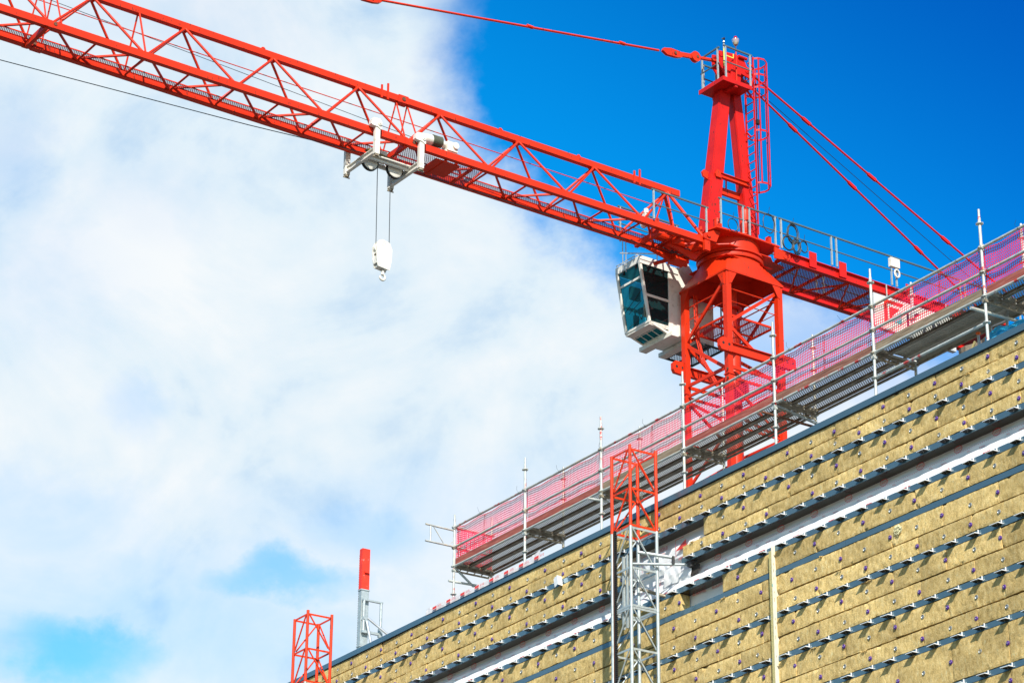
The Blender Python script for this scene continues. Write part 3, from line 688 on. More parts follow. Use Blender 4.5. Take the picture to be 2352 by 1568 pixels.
# netting per bay
for i, (a, b) in enumerate(zip(SX, SX[1:])):
    hh = .64+.05*(i % 2)
    m = MB(); sd_ = i*3.1
    jig = lambda u, w, sd_=sd_: Vector((.012*noise.noise(Vector((u*9, w*3, sd_))), .030*noise.noise(Vector((u*5, w*2, sd_+1)))*(1-w*w*.6), -.030*math.sin(u*PI*3)**2*w+.016*noise.noise(Vector((u*12, w, sd_)))))
    m.sheet((a+.0, YF+.055, 18.66), (b-a, 0, 0), (0, 0, .745), 26, 7, jig=jig); m.build('netting', NET, S, True)
    m = MB(); m.sheet((a, YF+.050, 18.835), (b-a, 0, 0), (0, 0, .036), 26, 1, jig=lambda u, w, f=jig: f(u, .2)); m.sheet((a, YF+.051, 19.385), (b-a, 0, 0), (0, 0, .03), 26, 1, jig=lambda u, w, f=jig: f(u, .98)); 
    m.sheet((a+(b-a)*(.38+.1*(i % 3)), YF+.053, 18.70), (.05, 0, 0), (.03, 0, .69), 1, 8); m.build('netting_hem', NETH, S, True)
m = MB(); m.sheet((SX[0]+.02, YF+.04, 18.66), (0, YR-YF-.06, 0), (0, 0, .745), 10, 7); m.build('netting', NET, S, True)['label'] = 'netting across the end'
m = MB(); m.sheet((SX[0]+.022, YF+.04, 19.37), (0, YR-YF-.06, 0), (0, 0, .035)); m.sheet((SX[0]+.022, YF+.04, 18.93), (0, YR-YF-.06, 0), (0, 0, .035)); m.build('netting_hem', NETH, S, True)
# cable ties
for i in range(26):
    m = MB(); x = -42.3+i*.7; z = 19.41 if i % 2 else 18.99
    m.lathe([(.027, -.004), (.030, 0), (.027, .004)], (x, YF, z), 10, 'x'); t = rnd.uniform(.9, 2.4); m.path([(x, YF-.03, z), (x-.03, YF-.05, z+.06), (x-.03+.10*math.cos(t), YF-.06, z+.06+.07*math.sin(t))], .0022, 4); m.build('cable_tie', CABLE, S, True)
# braces and odd tubes
tubep('brace', (-42.60, .52, 18.56), (-42.60, 1.30, 18.02), .024, GALV); tubep('brace_tube', (-42.60, .38, 18.26), (-42.60, 1.5, 18.30), .024, SCAFR)
tubep('brace', (-32.26, .47, 18.56), (-32.26, 1.50, 18.40), .026, GALV, 'pale galvanised brace'); tubep('brace_tube', (-32.30, .25, 18.38), (-32.30, 1.45, 18.36), .023, RUST, 'rusty brace tube')
tubep('brace_tube', (-37.46, .22, 18.40), (-37.46, .68, 18.43), .023, SCAF)
tubep('brace_tube', (-27.07, .22, 18.33), (-27.07, 1.60, 18.36), .026, SCAF)
tubep('ledger', (-29.62, YF+.0, 18.14), (-27.08, YF+.0, 18.14), .024, SCAFR, 'lower ledger with a red stripe')
tubep('brace', (-26.9, 1.4, 18.1), (-26.55, 1.4, 19.2), .015, STEP)
# end frame sticking out
m = MB(); m.tube((-42.6, .47, 19.34), (-42.6, -.18, 19.35), .021, 10); m.tube((-42.6, .47, 19.0), (-42.6, -.18, 19.0), .021, 10); m.tube((-42.6, -.06, 19.33), (-42.6, -.06, 19.01), .017, 10)
m.beam((-42.6, .01, 19.33), (-42.6, .25, 19.02), .014, .014); m.beam((-42.6, .46, 19.10), (-42.6, .38, 19.01), .014, .014); m.build('end_bracket_frame', SCAF, S, True, True)

# ------------------------------------------------------------------ things on the roof, seen over the coping
def post(x, y, z1, lab):
    t = thing('capped_post', lab, 'post', (x, y, 17.3)); m = MB(); m.tube((0, 0, 0), (0, 0, z1-17.3), .024, 12); m.tube((0, 0, z1-17.45), (.0, .4, z1-17.5), .010, 8); m.build('tube', STEP, t, smooth=True)
    m = MB(); m.lathe([(0, .028), (.026, .026), (.040, .014), (.042, 0), (.034, -.004), (.026, -.012), (.026, -.03)], (0, 0, z1-17.3), 16); m.build('cap', ORANGE, t, smooth=True)
post(-27.97, 1.2, 18.47, 'short steel post with a round orange cap, the taller one left of the roof ladder')
post(-27.62, 1.2, 18.25, 'orange capped post whose cap only just shows over the coping, right of the roof ladder')
t = thing('step_ladder', 'grey aluminium step ladder leaning under the scaffold beside the orange capped posts', 'ladder', (-27.8, 1.25, 17.3))
m = MB(); m.beam((.0, 0, .0), (.07, 0, 1.30), .05, .02, up=(0, 1, 0)); m.build('stile', STEP, t); m = MB(); m.beam((.36, .0, .0), (.46, 0, 1.45), .05, .02, up=(0, 1, 0)); m.build('stile', STEP, t)
for z in (.35, .65, .95, 1.22): m = MB(); m.beam((.02+z*.055, 0, z), (.37+z*.07, 0, z-.02), .04, .02); m.build('rung', STEP, t)
t = MB(); t.sheet((-27.55, .75, 17.9), (2.0, 0, .10), (0, .25, .33), 40, 10, jig=lambda u, w: Vector((0, .10*noise.noise(Vector((u*9, w*4, 0))), .09*noise.noise(Vector((u*7, w*2, 3)))*w+.05*w*math.sin(u*12))))
tag(t.build('plastic_sheet', TARP, smooth=True), 'bright blue plastic sheeting heaped behind the coping at the right edge', 'tarpaulin')
t = thing('mesh_panel', 'brown grey mesh panel with a pale diagonal batten standing on the roof under the scaffold', 'mesh panel', (-28.1, 1.62, 17.3))
m = MB(); m.sheet((-.80, 0, 0), (.85, 0, 0), (0, 0, 1.32), 8, 8, jig=lambda u, w: Vector((0, .04*math.sin(u*9+w*3), 0))); m.build('mesh', mat('brown_mesh_cloth', (.22, .18, .13), .8, noise_amt=.2, nscale=12, bump=.4, bscale=60), t)
m = MB(); m.beam((-.62, -.05, .95), (-.34, -.05, 1.30), .02, .04); m.build('batten', YEL, t)

# ------------------------------------------------------------------ mast climbers in front of the wall
def mast_climber(name, label, X0, Y0, ztop, nred, w=.55, extras=False):
    cell = .718; t = thing(name, label, 'mast climber', (X0-w/2, Y0+w/2, 0), group='mast climber masts in front of the wall'); zr = ztop-nred*cell
    C4 = [(X0, Y0), (X0-w, Y0), (X0-w, Y0+w), (X0, Y0+w)]
    for k, (x, y) in enumerate(C4):
        tt = ztop+.0; tt += .05 if k in (0, 3) else .0
        m = MB(); m.tube((x, y, zr), (x, y, tt), .030, 14); m.build('leg', ORED, t, True, True)['label'] = 'red painted top of the leg'
        m = MB(); m.tube((x, y, 0), (x, y, zr-.002), .030, 14); z = zr-1.436
        while z > 1: m.tube((x, y, z-.02), (x, y, z+.02), .034, 14); z -= 1.436
        m.build('leg', GALV, t, True, True)
    def lattice(z0, z1, mt):
        m = MB(); z = z1
        while z > z0+.01:
            zt, zb = z, z-cell
            q_ = round((z1-zt)/cell)
            for zz in ((zt-.025, zb+.02) if q_ % 2 else (zt-.025,)):
                for k in range(4):
                    a, b = C4[k], C4[(k+1) % 4]; da = (b[0]-a[0])*.05, (b[1]-a[1])*.05
                    m.beam((a[0]+da[0], a[1]+da[1], zz), (b[0]-da[0], b[1]-da[1], zz), .012, .036)
            for k in range(4):
                a, b = C4[k], C4[(k+1) % 4]
                if k % 2 == 1: a, b = b, a
                m.tube(((a[0]*.93+b[0]*.07), (a[1]*.93+b[1]*.07), zt-.03) if k != 0 else (a[0]*.87+b[0]*.13, a[1], zt-.03), ((b[0]*.9+a[0]*.1), (b[1]*.9+a[1]*.1), zb+.05), .016 if mt is ORED else .013, 9)
            z -= cell
        m.build('lattice', mt, t, True, True)
    lattice(zr, ztop, ORED); lattice(max(8.0, zr-8*cell), zr, GALV)
    # toothed rack on the outer face
    xr = X0-w+.085; z1 = zr+.03; z0 = 8.0
    m = MB(); m.box(xr-.035, xr+.010, Y0-.02, Y0+.03, z0, z1); rk = m.build('rack', RUST, t, True)
    m = MB(); z = z1-.03
    while z > z0+3: m.box(xr+.0102, xr+.055, Y0-.03, Y0+.012, z, z+.017); m.box(xr+.0102, xr+.025, Y0-.03, Y0+.012, z+.0172, z+.0335); z -= .034
    m.build('rack_teeth', BLACK, rk, True)
    return t
CLAMP = mat('dark_clamp_steel', (.07, .07, .07), .5, .3, noise_amt=.2)
MC = mast_climber('mast_climber_mast', 'nearer lattice mast, red on top and galvanised below, against the insulated wall', -34.64, -.83, 18.26, 2)
mast_climber('mast_climber_mast', 'farther lattice mast, only its red top showing above the bottom edge', -44.83, -1.56, 17.84, 2)
m = MB(); m.tube((-34.95, -.75, 16.24), (-34.08, .17, 16.15), .024, 12); m.tube((-34.75, -.6, 16.42), (-34.36, -.12, 16.30), .030, 12)
m.build('wall_tie', GALV, MC, True, True)
m = MB(); m.box(-34.18, -34.08, .02, .10, 16.11, 16.18); m.box(-34.37, -34.33, -.17, -.13, 16.18, 16.32); m.build('tie_clamp', CLAMP, MC, True)
m = MB(); m.tube((-35.2, -.28, 15.95), (-34.7, .1, 15.70), .03, 12); m.box(-34.78, -34.55, .0, .19, 15.60, 15.80); m.build('wall_tie', DKSTEEL, MC, True, True)
m = MB(); m.box(-34.95, -34.91, -.80, -.76, 15.05, 16.35); m.box(-34.84, -34.80, -.80, -.76, 15.05, 16.35); m.build('guide_channel', GALV, MC, True)

t = thing('rack_mast', 'single column hoist mast, worn red above and galvanised below, rising behind the roof edge', 'hoist mast', (-52.4, 4.0, 17.3))
m = MB(); x0, x1 = -52.53, -52.39; m.box(x0, x1, 3.9, 4.11, 21.42, 22.46)
WRED = mat('worn_red_paint', (.80, .035, .012), .5, noise_amt=.15, nscale=6, dirt=(.75, .55, .5), dirt_lo=.62, dirt_hi=.74, dscale=6)
m.build('red_column', WRED, t, True); m = MB(); m.box(x1+.001, x1+.05, 3.96, 4.08, 21.84, 21.88); m.build('lug', WRED, t, True)
m = MB(); m.box(x0, x1, 3.9, 4.11, 17.3, 21.418); m.build('grey_column', GALV, t, True)
for z in (21.405, 20.0, 18.6): m = MB(); m.box(x0-.015, x1+.015, 3.885, 4.125, z, z+.03); m.build('column_flange', GALV, t, True)
m = MB(); m.box(x0-.035, x0-.002, 3.92, 3.98, 17.3, 22.40); z = 19.0
while z < 22.35: m.box(x0-.050, x0-.036, 3.92, 3.98, z, z+.03); z += .06
m.build('rack_teeth', DKSTEEL, t, True)
m = MB()
for y in (3.95, 4.42): m.tube((-52.33, y, 20.38), (-52.33, y, 21.14), .034, 12)
m.beam((-52.33, 3.91, 21.15), (-52.33, 4.46, 21.15), .06, .04); m.beam((-52.33, 3.91, 20.36), (-52.33, 4.46, 20.36), .06, .06); m.box(-52.36, -52.29, 4.36, 4.46, 20.28, 20.50); m.box(-52.388, -52.28, 3.92, 3.98, 20.66, 20.72)
m.build('guide_frame', GALV, t, True, True)
m = MB(); m.tube((-52.30, 4.05, 20.70), (-52.0, 4.95, 20.0), .03, 10); m.tube((-52.30, 4.02, 20.62), (-52.1, 4.30, 19.0), .036, 10); m.build('tie_brace', STEP, t, True, True)

# ------------------------------------------------------------------ the tower crane (local x: along the jib away from us, local y: across, z up)
K = thing('tower_crane', 'red tower crane with a long lattice jib, white operator cab and A frame head', 'crane', (-56.241, 18.326, 0), math.atan2(.9993, -.0379))
WC = WMT[K.name]
def cp(name, m, mt=RED, smooth=False, parent=None): return m.build(name, mt, parent or K, False, smooth)
# mast
for x, y in ((-1, -1), (-1, 1), (1, -1), (1, 1)):
    m = MB(); m.beam((x*.98, y*.98, 0), (x*.98, y*.98, 34.5), .18, .18, up=(1, 0, 0)); 
    for z in (31.2, 25.2, 19.2): m.box(x*.98-.115, x*.98+.115, y*.98-.115, y*.98+.115, z-.015, z+.015)
    lg = cp('mast_leg', m)
    m = MB()
    for z in (31.05, 31.33, 24.9, 25.4): 
        m = MB(); m.tube((x*.98-.10, y*.98-.07 if y < 0 else y*.98, z), (x*.98-.135, y*.98-.07 if y < 0 else y*.98, z), .035, 8); cp('bolt', m, RUST, parent=lg)
m = MB(); b = .07
F4 = [((-.98, -.98), (.98, -.98)), ((-.98, .98), (.98, .98)), ((-.98, .98), (-.98, -.98)), ((.98, .98), (.98, -.98))]
def mb_(a, za, b_, zb, w=.10): m.beam((a[0], a[1], za), (b_[0], b_[1], zb), .05, w)
for n_, (a, b_) in enumerate(F4):
    mid = ((a[0]+b_[0])/2, (a[1]+b_[1])/2)
    mb_(a, 32.84, b_, 34.32)
    if n_ in (0, 1): mb_(a, 32.78, mid, 32.15)
    else: mb_(a, 32.80, b_, 31.35)
    mb_(a, 31.46, b_, 31.46); mb_(a, 31.12, b_, 31.12, .08)
    z = 31.1
    while z > 20:
        mb_(a, z-.1, b_, z-1.45, .09); mb_(b_, z-1.5, a, z-2.85, .09); mb_(a, z-1.475, b_, z-1.475, .07); mb_(a, z-2.95, b_, z-2.95, .09); z -= 3.0
cp('mast_bracing', m)
for y in (-1.08, 1.08):      # collar beams with lifting ears
    m = MB(); m.ibeam((-1.0, y, 32.0), (1.35, y, 32.0), .14, .30, .02)
    for x in (-1.15, 1.25): m.prism([(x-.22, 31.85), (x-.28, 31.95), (x-.28, 32.15), (x-.18, 32.24), (x+.12, 32.24), (x+.2, 32.16), (x+.2, 31.84)], y-.06, y+.06)
    cb = cp('collar_beam', m); m = MB()
    for x in (-1.30, -1.08, 1.12, 1.34): m.tube((x, y-.0605, 32.06), (x, y-.064, 32.06), .045, 12)
    cp('pin_hole', m, BLACK, parent=cb)
m = MB(); m.tube((.05, .05, 24), (.05, .05, 33.0), .22, 16); m.tube((.05, .05, 33.0), (.05, .05, 34.45), .16, 16); m.lathe([(.2, 0), (.30, .02), (.30, .06), (.2, .08)], (.05, .05, 33.85), 20); cp('inner_mast', m, RED, True)
# platform inside mast
m = MB(); m.sheet((-.86, -.86, 33.2), (1.72, 0, 0), (0, 1.72, 0)); pl = cp('mast_platform', m, REDMESH)
m = MB()
for q in (-.86, .86): m.beam((q, -.86, 33.17), (q, .86, 33.17), .04, .06); m.beam((-.86, q, 33.17), (.86, q, 33.17), .04, .06)
m.beam((0, -.86, 33.16), (0, .86, 33.16), .04, .05); m.beam((-.86, 0, 33.16), (.86, 0, 33.16), .04, .05); cp('platform_frame', m, RED, parent=pl)
m = MB()
for q in (.92,): 
    for a, b_ in (((-.9, -.9), (.9, -.9)), ((.9, -.9), (.9, .9)), ((-.9, .9), (-.9, -.9))): m.tube((a[0], a[1], 34.0), (b_[0], b_[1], 34.0), .02, 8); m.tube((a[0], a[1], 33.6), (b_[0], b_[1], 33.6), .014, 8)
cp('platform_guard', m)
m = MB()
for x, r_ in ((-.82, .02), (-.75, .016), (-.70, .02)): m.path([(x, .75, 34.4), (x-.03, .70, 33.8), (x+.02, .72, 33.0), (x+.10, .6, 32.3), (x+.35, .3, 31.5), (x+.7, .1, 30.8), (x+.8, .1, 29)], r_, 8)
cp('hose', m, RED, True)
# transition cone: square below, round above
m = MB(); n = 48; top = []; bot = []
for k in range(n):
    a = 2*PI*k/n+PI/4; c, s_ = math.cos(a), math.sin(a); q = 1.10/max(abs(c), abs(s_)); bot.append(Vector((c*q, s_*q, 34.52))); top.append(Vector((.92*c, .92*s_, 35.22)))
for k in range(n): m.quad(bot[k], bot[(k+1) % n], top[(k+1) % n], top[k])
for k in range(n): m.quad(bot[k]-Vector((0, 0, .06)), bot[(k+1) % n]-Vector((0, 0, .06)), bot[(k+1) % n], bot[k])
m.quad((-.9, -.9, 35.1), (.9, -.9, 35.1), (.9, .9, 35.1), (-.9, .9, 35.1))
for x in (-1, 1):
    for y in (-1, 1): m.prism([(x*.98, 34.46), (x*.98-x*.30, 34.46), (x*.98-x*.10, 34.10), (x*.98, 34.05)], y*1.075-.01, y*1.075+.01); m.prism([(y*.98, 34.46), (y*.98-y*.30, 34.46), (y*.98-y*.10, 34.10), (y*.98, 34.05)], x*1.075-.01, x*1.075+.01, 'yz')
cp('transition_cone', m, RED, True)
m = MB(); m.lathe([(.90, 35.20), (.99, 35.20), (1.0, 35.24), (1.0, 35.30), (.93, 35.31), (.93, 35.36), (1.02, 35.365), (1.02, 35.42), (.90, 35.43), (.88, 35.86), (.0, 35.86)], (0, 0, 0), 56); cp('slewing_ring', m, RED, True)
# turntable platform with wing plates
m = MB(); m.prism([(-1.35, -.45), (-1.25, -.92), (-.2, -1.0), (1.15, -.95), (1.25, -.4), (1.25, .9), (-1.35, .9)], 35.86, 35.91, 'xy')
m.prism([(-1.62, 35.50), (-1.55, 35.46), (-1.15, 35.46), (-.98, 35.84), (-1.2, 35.84), (-1.62, 35.62)], -.76, -.70); m.prism([(1.55, 35.55), (1.1, 35.47), (.95, 35.46), (.95, 35.84), (1.2, 35.80), (1.55, 35.72)], -.95, -.90)
m.prism([(-1.62, -.62), (-1.05, -.72), (-.80, -.93), (.80, -.93), (1.05, -.72), (1.6, -.62), (1.6, .6), (-1.62, .6)], 35.425, 35.455, 'xy')
for x in (-1.45, 1.35): m.tube((x, -.97 if x > 0 else -.80, 35.60), (x, -.52, 35.60), .07, 12)
m.box(-1.62, -1.42, -.80, -.70, 35.08, 35.40); m.box(.72, .82, -.95, -.80, 35.92, 36.12); m.box(-1.16, -1.06, -.93, -.8, 35.92, 36.02)
cp('turntable', m)
# A frame
def leg(p0, p1, w0, w1, nm='head_leg'):
    global RED
    m = MB(); m.beam(p0, p1, w0, w0*.95, up=(0, 1, 0), w1=w1, h1=w1); p0, p1 = Vector(p0), Vector(p1); a, b = m.frame(p1-p0, (0, 1, 0))
    for s_ in (-1, 1):     # edge flanges
        m.beam(p0+a*s_*(w0/2+.006)-b*w0*.33, p1+a*s_*(w1/2+.006)-b*w1*.33, .012, .05, up=(0, 1, 0))
    return cp(nm, m, CRIM)
leg((-.86, 0, 35.9), (-.13, 0, 41.15), .46, .36); leg((.84, 0, 35.9), (.34, 0, 41.15), .40, .30)
m = MB(); m.ibeam((-.5, -.18, 38.12), (.66, -.18, 38.12), .12, .16, .015); m.prism([(-.66, 38.0), (-.70, 38.10), (-.62, 38.25), (-.50, 38.22), (-.46, 38.0)], -.26, -.22); cp('cross_bar', m)
m = MB(); m.beam((-.5, .1, 37.78), (.6, .1, 37.78), .10, .22); cp('cross_bar', m); m = MB(); m.prism([(-.98, 38.0), (-1.03, 38.14), (-.95, 38.24), (-.78, 38.2), (-.8, 37.95)], -.03, .03); cp('lifting_eye', m)
m = MB(); m.beam((-.2, -.15, 38.08), (.0, .1, 37.9), .05, .05); m.beam((.35, -.15, 38.08), (.55, .15, 38.3), .05, .05); cp('cross_strut', m)
# head: sheave plates
m = MB()
for y in (-.16, .16): m.prism([(-.38, 42.28), (-.36, 42.48), (.30, 42.56), (.62, 42.50), (.86, 42.05), (.92, 41.85), (.50, 41.95), (.42, 41.2), (-.12, 41.2), (-.12, 41.7), (-.36, 42.0)], y-.02, y+.02)
m.prism([(-.02, 41.22), (.30, 41.22), (.24, 42.30), (.10, 42.34)], -.24, -.19); m.tube((.38, -.22, 42.50), (.70, -.22, 42.50), .05, 10); m.tube((-.3, -.2, 42.35), (-.3, .2, 42.35), .07, 12); m.tube((.75, -.2, 42.1), (.75, .2, 42.1), .08, 12)
cp('head_plates', m, CRIM)
m = MB(); m.box(-.66, .46, -.72, .46, 41.15, 41.19); m.box(-.66, .46, -.725, -.695, 41.10, 41.24); m.box(-.685, -.655, -.72, .46, 41.10, 41.24); m.box(-.2, -.1, -.7, .4, 41.02, 41.14); hp = cp('head_platform', m, CRIM)
def railing(name, pts, z0, h, parent=None, mt=GALV, mid=True, rt=.022):
    m = MB(); m.cur = 0
    for p in pts: m.beam((p[0], p[1], z0), (p[0], p[1], z0+h), .045, .045, up=(1, 0, 0))
    m.cur = 1
    d = (Vector(pts[-1])-Vector(pts[0])).normalized()*.08
    a = (pts[0][0]-d[0], pts[0][1]-d[1]); b = (pts[-1][0]+d[0], pts[-1][1]+d[1])
    m.beam((*a, z0+h), (*b, z0+h), .045, .045)
    if mid: m.beam((*a, z0+h*.52), (*b, z0+h*.52), .03, .03)
    return cp(name, m, [mt, RAILD], parent=parent)
RAILD = mat('rail_bar_dark', (.10, .15, .16), .5, .3, noise_amt=.1)
railing('railing', [(-.55, -.70), (.42, -.70)], 41.2, 1.13, hp); railing('railing', [(-.66, -.45), (-.66, .30)], 41.2, 1.13, hp); railing('railing', [(-.50, .44), (.0, .44)], 41.2, 1.0, hp)
# lamp, anemometer
m = MB(); m.tube((.21, -.30, 41.2), (.21, -.30, 42.55), .022, 10); m.cur = 1; m.tube((.21, -.30, 42.55), (.21, -.30, 42.80), .014, 8); lp = cp('warning_lamp', m, [RED, RUST])
m = MB(); m.lathe([(0, 42.78), (.06, 42.80), (.085, 42.86), (.09, 42.90)], (.21, -.30, 0), 20); cp('lamp_base', m, DKSTEEL, True, lp)
m = MB(); m.lathe([(.09, 42.88), (.115, 42.98), (.112, 43.0), (.09, 43.0)], (.21, -.30, 0), 20); cp('lamp_guard', m, CLEAR, True, lp); m = MB(); m.lathe([(.055, 42.95), (.060, 43.04), (.045, 43.10), (.0, 43.13)], (.21, -.30, 0), 20); cp('lens', m, LENS, True, lp)
m = MB(); m.tube((-.27, -.30, 41.9), (-.27, -.30, 42.52), .024, 10); m.cur = 1; m.tube((-.27, -.30, 42.52), (-.27, -.30, 42.68), .030, 10); m.lathe([(0, .0), (.03, .02), (.03, .06), (0, .10)], (-.27, -.30, 42.72), 10); m.cur = 2; m.tube((-.27, -.3, 42.66), (-.27, -.3, 42.74), .028, 10); m.tube((-.27, -.3, 42.8), (-.27, -.3, 42.92), .008, 6)
for k in range(3): a = k*2.09+.4; m.beam((-.27, -.3, 42.86), (-.27+.06*math.cos(a), -.3+.06*math.sin(a), 42.87), .03, .03)
cp('wind_gauge', m, [LIME, STEP, BLACK])
m = MB(); m.beam((-.2, -.3, 42.30), (.10, -.3, 42.30), .02, .03); m.beam((.10, -.3, 42.30), (.10, -.3, 42.45), .02, .02); cp('gauge_arm', m, LIME)
# ladder and cage
m = MB(); LX = .66
for y in (-.56, -.16): m.beam((LX, y, 36.3), (LX, y, 41.3 if y > -.3 else 42.4), .05, .03)
z = 36.5
while z < 41.9: m.beam((LX, -.56, z), (LX, -.16, z), .025, .025); z += .29
ld = cp('ladder', m, CRIM)
HP = [(0, -.56), (.12, -.68), (.32, -.72), (.50, -.62), (.60, -.42), (.60, -.26), (.50, -.08), (.32, .0), (.12, -.04), (0, -.16)]
m = MB(); hz = [38.05, 39.85, 41.35, 41.8, 42.35]
for z in hz:
    for a, b in zip(HP, HP[1:]): m.beam((LX+a[0], a[1], z), (LX+b[0], b[1], z), .012, .055)
for k in (1, 3, 4, 6, 8): m.beam((LX+HP[k][0], HP[k][1], hz[0]), (LX+HP[k][0], HP[k][1], hz[-1]), .045, .014, up=(0, 1, 0))
cp('safety_cage', m, CRIM, parent=ld)
m = MB()
for z in (37.0, 38.3, 39.8): m = MB(); m.beam((.5, -.36, z), (LX, -.36, z-.1), .04, .04); cp('ladder_bracket', m, CRIM)
m = MB()
m.beam((.42, -.55, 41.12), (LX, -.56, 40.9), .05, .05); m.beam((.4, -.7, 41.15), (LX+.05, -.58, 41.75), .05, .05); m.beam((.42, -.6, 42.1), (LX, -.6, 42.0), .04, .04); cp('ladder_bracket', m, CRIM)
# floodlight on the ladder
m = MB(); m.box(.68, .80, -.66, -.57, 40.05, 40.2); cp('floodlight', m, BLACK)
# pendant bars
TA, TB = Vector((-.2, 0, 42.22)), Vector((-29.4, 0, 37.1))
def tp(x): k = (x-TA.x)/(TB.x-TA.x); return TA+(TB-TA)*k
m = MB(); m.tube(tp(-2.6), tp(-12.6), .035, 10); m.tube(tp(-13.2), tp(-29.2), .035, 10); m.beam(tp(-.3), tp(-1.2), .10, .07); m.beam(tp(-1.0), tp(-1.95), .07, .14)
for x in (-12.6, -13.2, -7.4, -4.0): m.tube(tp(x)-Vector((.1, 0, -.017)), tp(x)+Vector((.1, 0, .017)), .055, 10)
for x, r_ in ((-1.18, .17),): p = tp(x); m.lathe([(0, -.07), (r_, -.07), (r_, .07), (0, .07)], p, 24, 'y')
for x in (-2.05, -12.9): p = tp(x); m.prism([(p.x-.42, p.z-.06), (p.x-.25, p.z-.15), (p.x+.1, p.z-.12), (p.x+.3, p.z-.07), (p.x+.38, p.z+.0), (p.x+.25, p.z+.12), (p.x-.1, p.z+.12), (p.x-.38, p.z+.04)], -.05, .05)
tb_ = cp('pendant_bar', m, RED, True)
m = MB(); 
for x in (-1.18, -2.05, -12.9): p = tp(x); m.tube(p+Vector((.05, -.072, .0)), p+Vector((.05, -.085, 0)), .05, 10)
cp('pin', m, RUST, parent=tb_)
for y0, y1, x1 in ((-.2, -.72, 13.3), (.2, .72, 13.0)):
    a, b = Vector((.75, y0, 42.1)), Vector((x1, y1, 36.1)); m = MB(); m.tube(a, b, .032, 10)
    for k in (.18, .385, .62): p = a+(b-a)*k; d = (b-a).normalized(); m.beam(p-d*.16, p+d*.16, .07, .10); m.tube(p-d*.26, p-d*.16, .03, 8, .045); m.tube(p+d*.16, p+d*.26, .045, 8, .03)
    cp('rear_pendant_bar', m, CRIM, True)
m = MB(); m.tube((.8, .0, 41.9), (14, .0, 35.9), .010, 6); cp('rear_rope', m, CABLE)
# jib
AP = [-2.42-2.698*i for i in range(0, 16)]; ZC, ZT, YB = 35.47, 37.10, .60; XE = -44.2
for nm, y in (('jib_chord', -YB), ('jib_chord', YB)):
    m = MB(); m.beam((-1.35, y, ZC), (XE, y, ZC), .15, .20)
    for xj in (-11.75, -22.55, -33.3): m.box(xj-.28, xj-.20, y-.09, y+.09, ZC-.105, ZC+.105); m.box(xj-.05, xj+.25, y-.10, y+.10, ZC-.11, ZC-.02)
    o = cp(nm, m); m = MB()
    for xj in (-11.75, -22.55, -33.3): m.tube((xj, y-.087, ZC+.01), (xj, y-.115, ZC+.01), .05, 10)
    cp('pin', m, RUST, parent=o)
m = MB(); m.beam((-1.95, 0, ZT), (XE+1, 0, ZT), .17, .19)
for xj in (-11.75, -22.55, -33.3): m.box(xj-.16, xj+.16, -.11, .11, ZT-.12, ZT+.11)
for xx_ in (-3.7, -12.5):
    for dx, hh in ((0, .22), (.2, .32)): m.box(xx_+dx, xx_+dx+.05, -.13, -.09, ZT-.18, ZT+hh)
for xx_ in (-8.4, -5.63, -16.2): m.lathe([(.03, -.01), (.07, -.01), (.07, .01), (.03, .01)], (xx_, 0, ZT+.13), 14, 'y')
tcx = cp('jib_chord', m); m = MB(); m.tube((-11.75, -.112, ZT), (-11.75, -.13, ZT), .06, 10); cp('pin', m, RUST, parent=tcx)
for y in (-YB, YB):
    m = MB(); r_ = .036
    for i, a in enumerate(AP):
        top = (a, y*.12, ZT-.09)
        m.tube(top, (a-1.28, y, ZC+.09), r_, 10); m.tube(top, (a+1.28 if i else -1.5, y, ZC+.09), r_ if i else .05, 10)
        m.tube((a-.10, y*.10, ZT-.10), (a+.10, y*.10, ZT-.10), .04, 8)
    for xj in (-11.75, -22.55, -33.3):
        for s_ in (-1, 1): m.tube((xj+s_*.18, 0, ZT-.1), (xj+s_*.22, y, ZC+.08), .022, 8)
    for a in (-2.42, -19.95, ): m.tube((a, y*.1, ZT-.1), (a-(.0 if a < -3 else .2), y, ZC+.08), .026, 8)
    cp('side_lattice', m, RED, True)
m = MB()
for a in AP:
    m.tube((a, YB, ZC-.03), (a-1.18, -YB, ZC-.03), .036, 10); m.tube((a, YB, ZC-.03), (a, -YB, ZC-.03), .030, 10); m.beam((a, YB, ZC+.05), (a+1.30, -YB, ZC+.05), .06, .05); m.tube((a+1.35, YB, ZC-.03), (a+1.35, -YB, ZC-.03), .03, 10)
for xj in (-11.75, -22.55, -33.3): m.beam((xj-.2, -YB, ZC-.08), (xj-.2, YB, ZC-.08), .10, .16)
cp('bottom_lattice', m, RED, True)
m = MB(); m.sheet((-44, .20, ZC+.02), (32.0, 0, 0), (0, .20, 0)); m.sheet((-9.4, .20, ZC+.02), (7.4, 0, 0), (0, .20, 0)); m.sheet((-11.9, -.52, ZC-.11), (2.55, 0, 0), (0, 1.04, 0)); wk = cp('walkway_mesh', m, WALKMESH)
m = MB()
for y in (.19, .41): m.beam((-44, y, ZC+.02), (-2.0, y, ZC+.02), .022, .03)
m.box(-10.9, -10.1, -.5, .3, ZC-.16, ZC-.115); m.beam((-10.6, -.55, ZC-.15), (-10.6, .5, ZC-.15), .12, .06); m.beam((-9.75, -.55, ZC-.15), (-9.75, .5, ZC-.15), .08, .06)
cp('walkway_frame', m, RED, parent=wk)
m = MB(); m.tube((-44, 0, 36.42), (-2.6, 0, 36.48), .013, 6); cp('hand_line', m, RED)
m = MB(); m.tube((-23.5, .02, 36.62), (-6.5, .02, 35.86), .008, 6); m.tube((-44, .1, 36.7), (-23.5, .02, 36.62), .008, 6); cp('trolley_rope', m, CABLE)
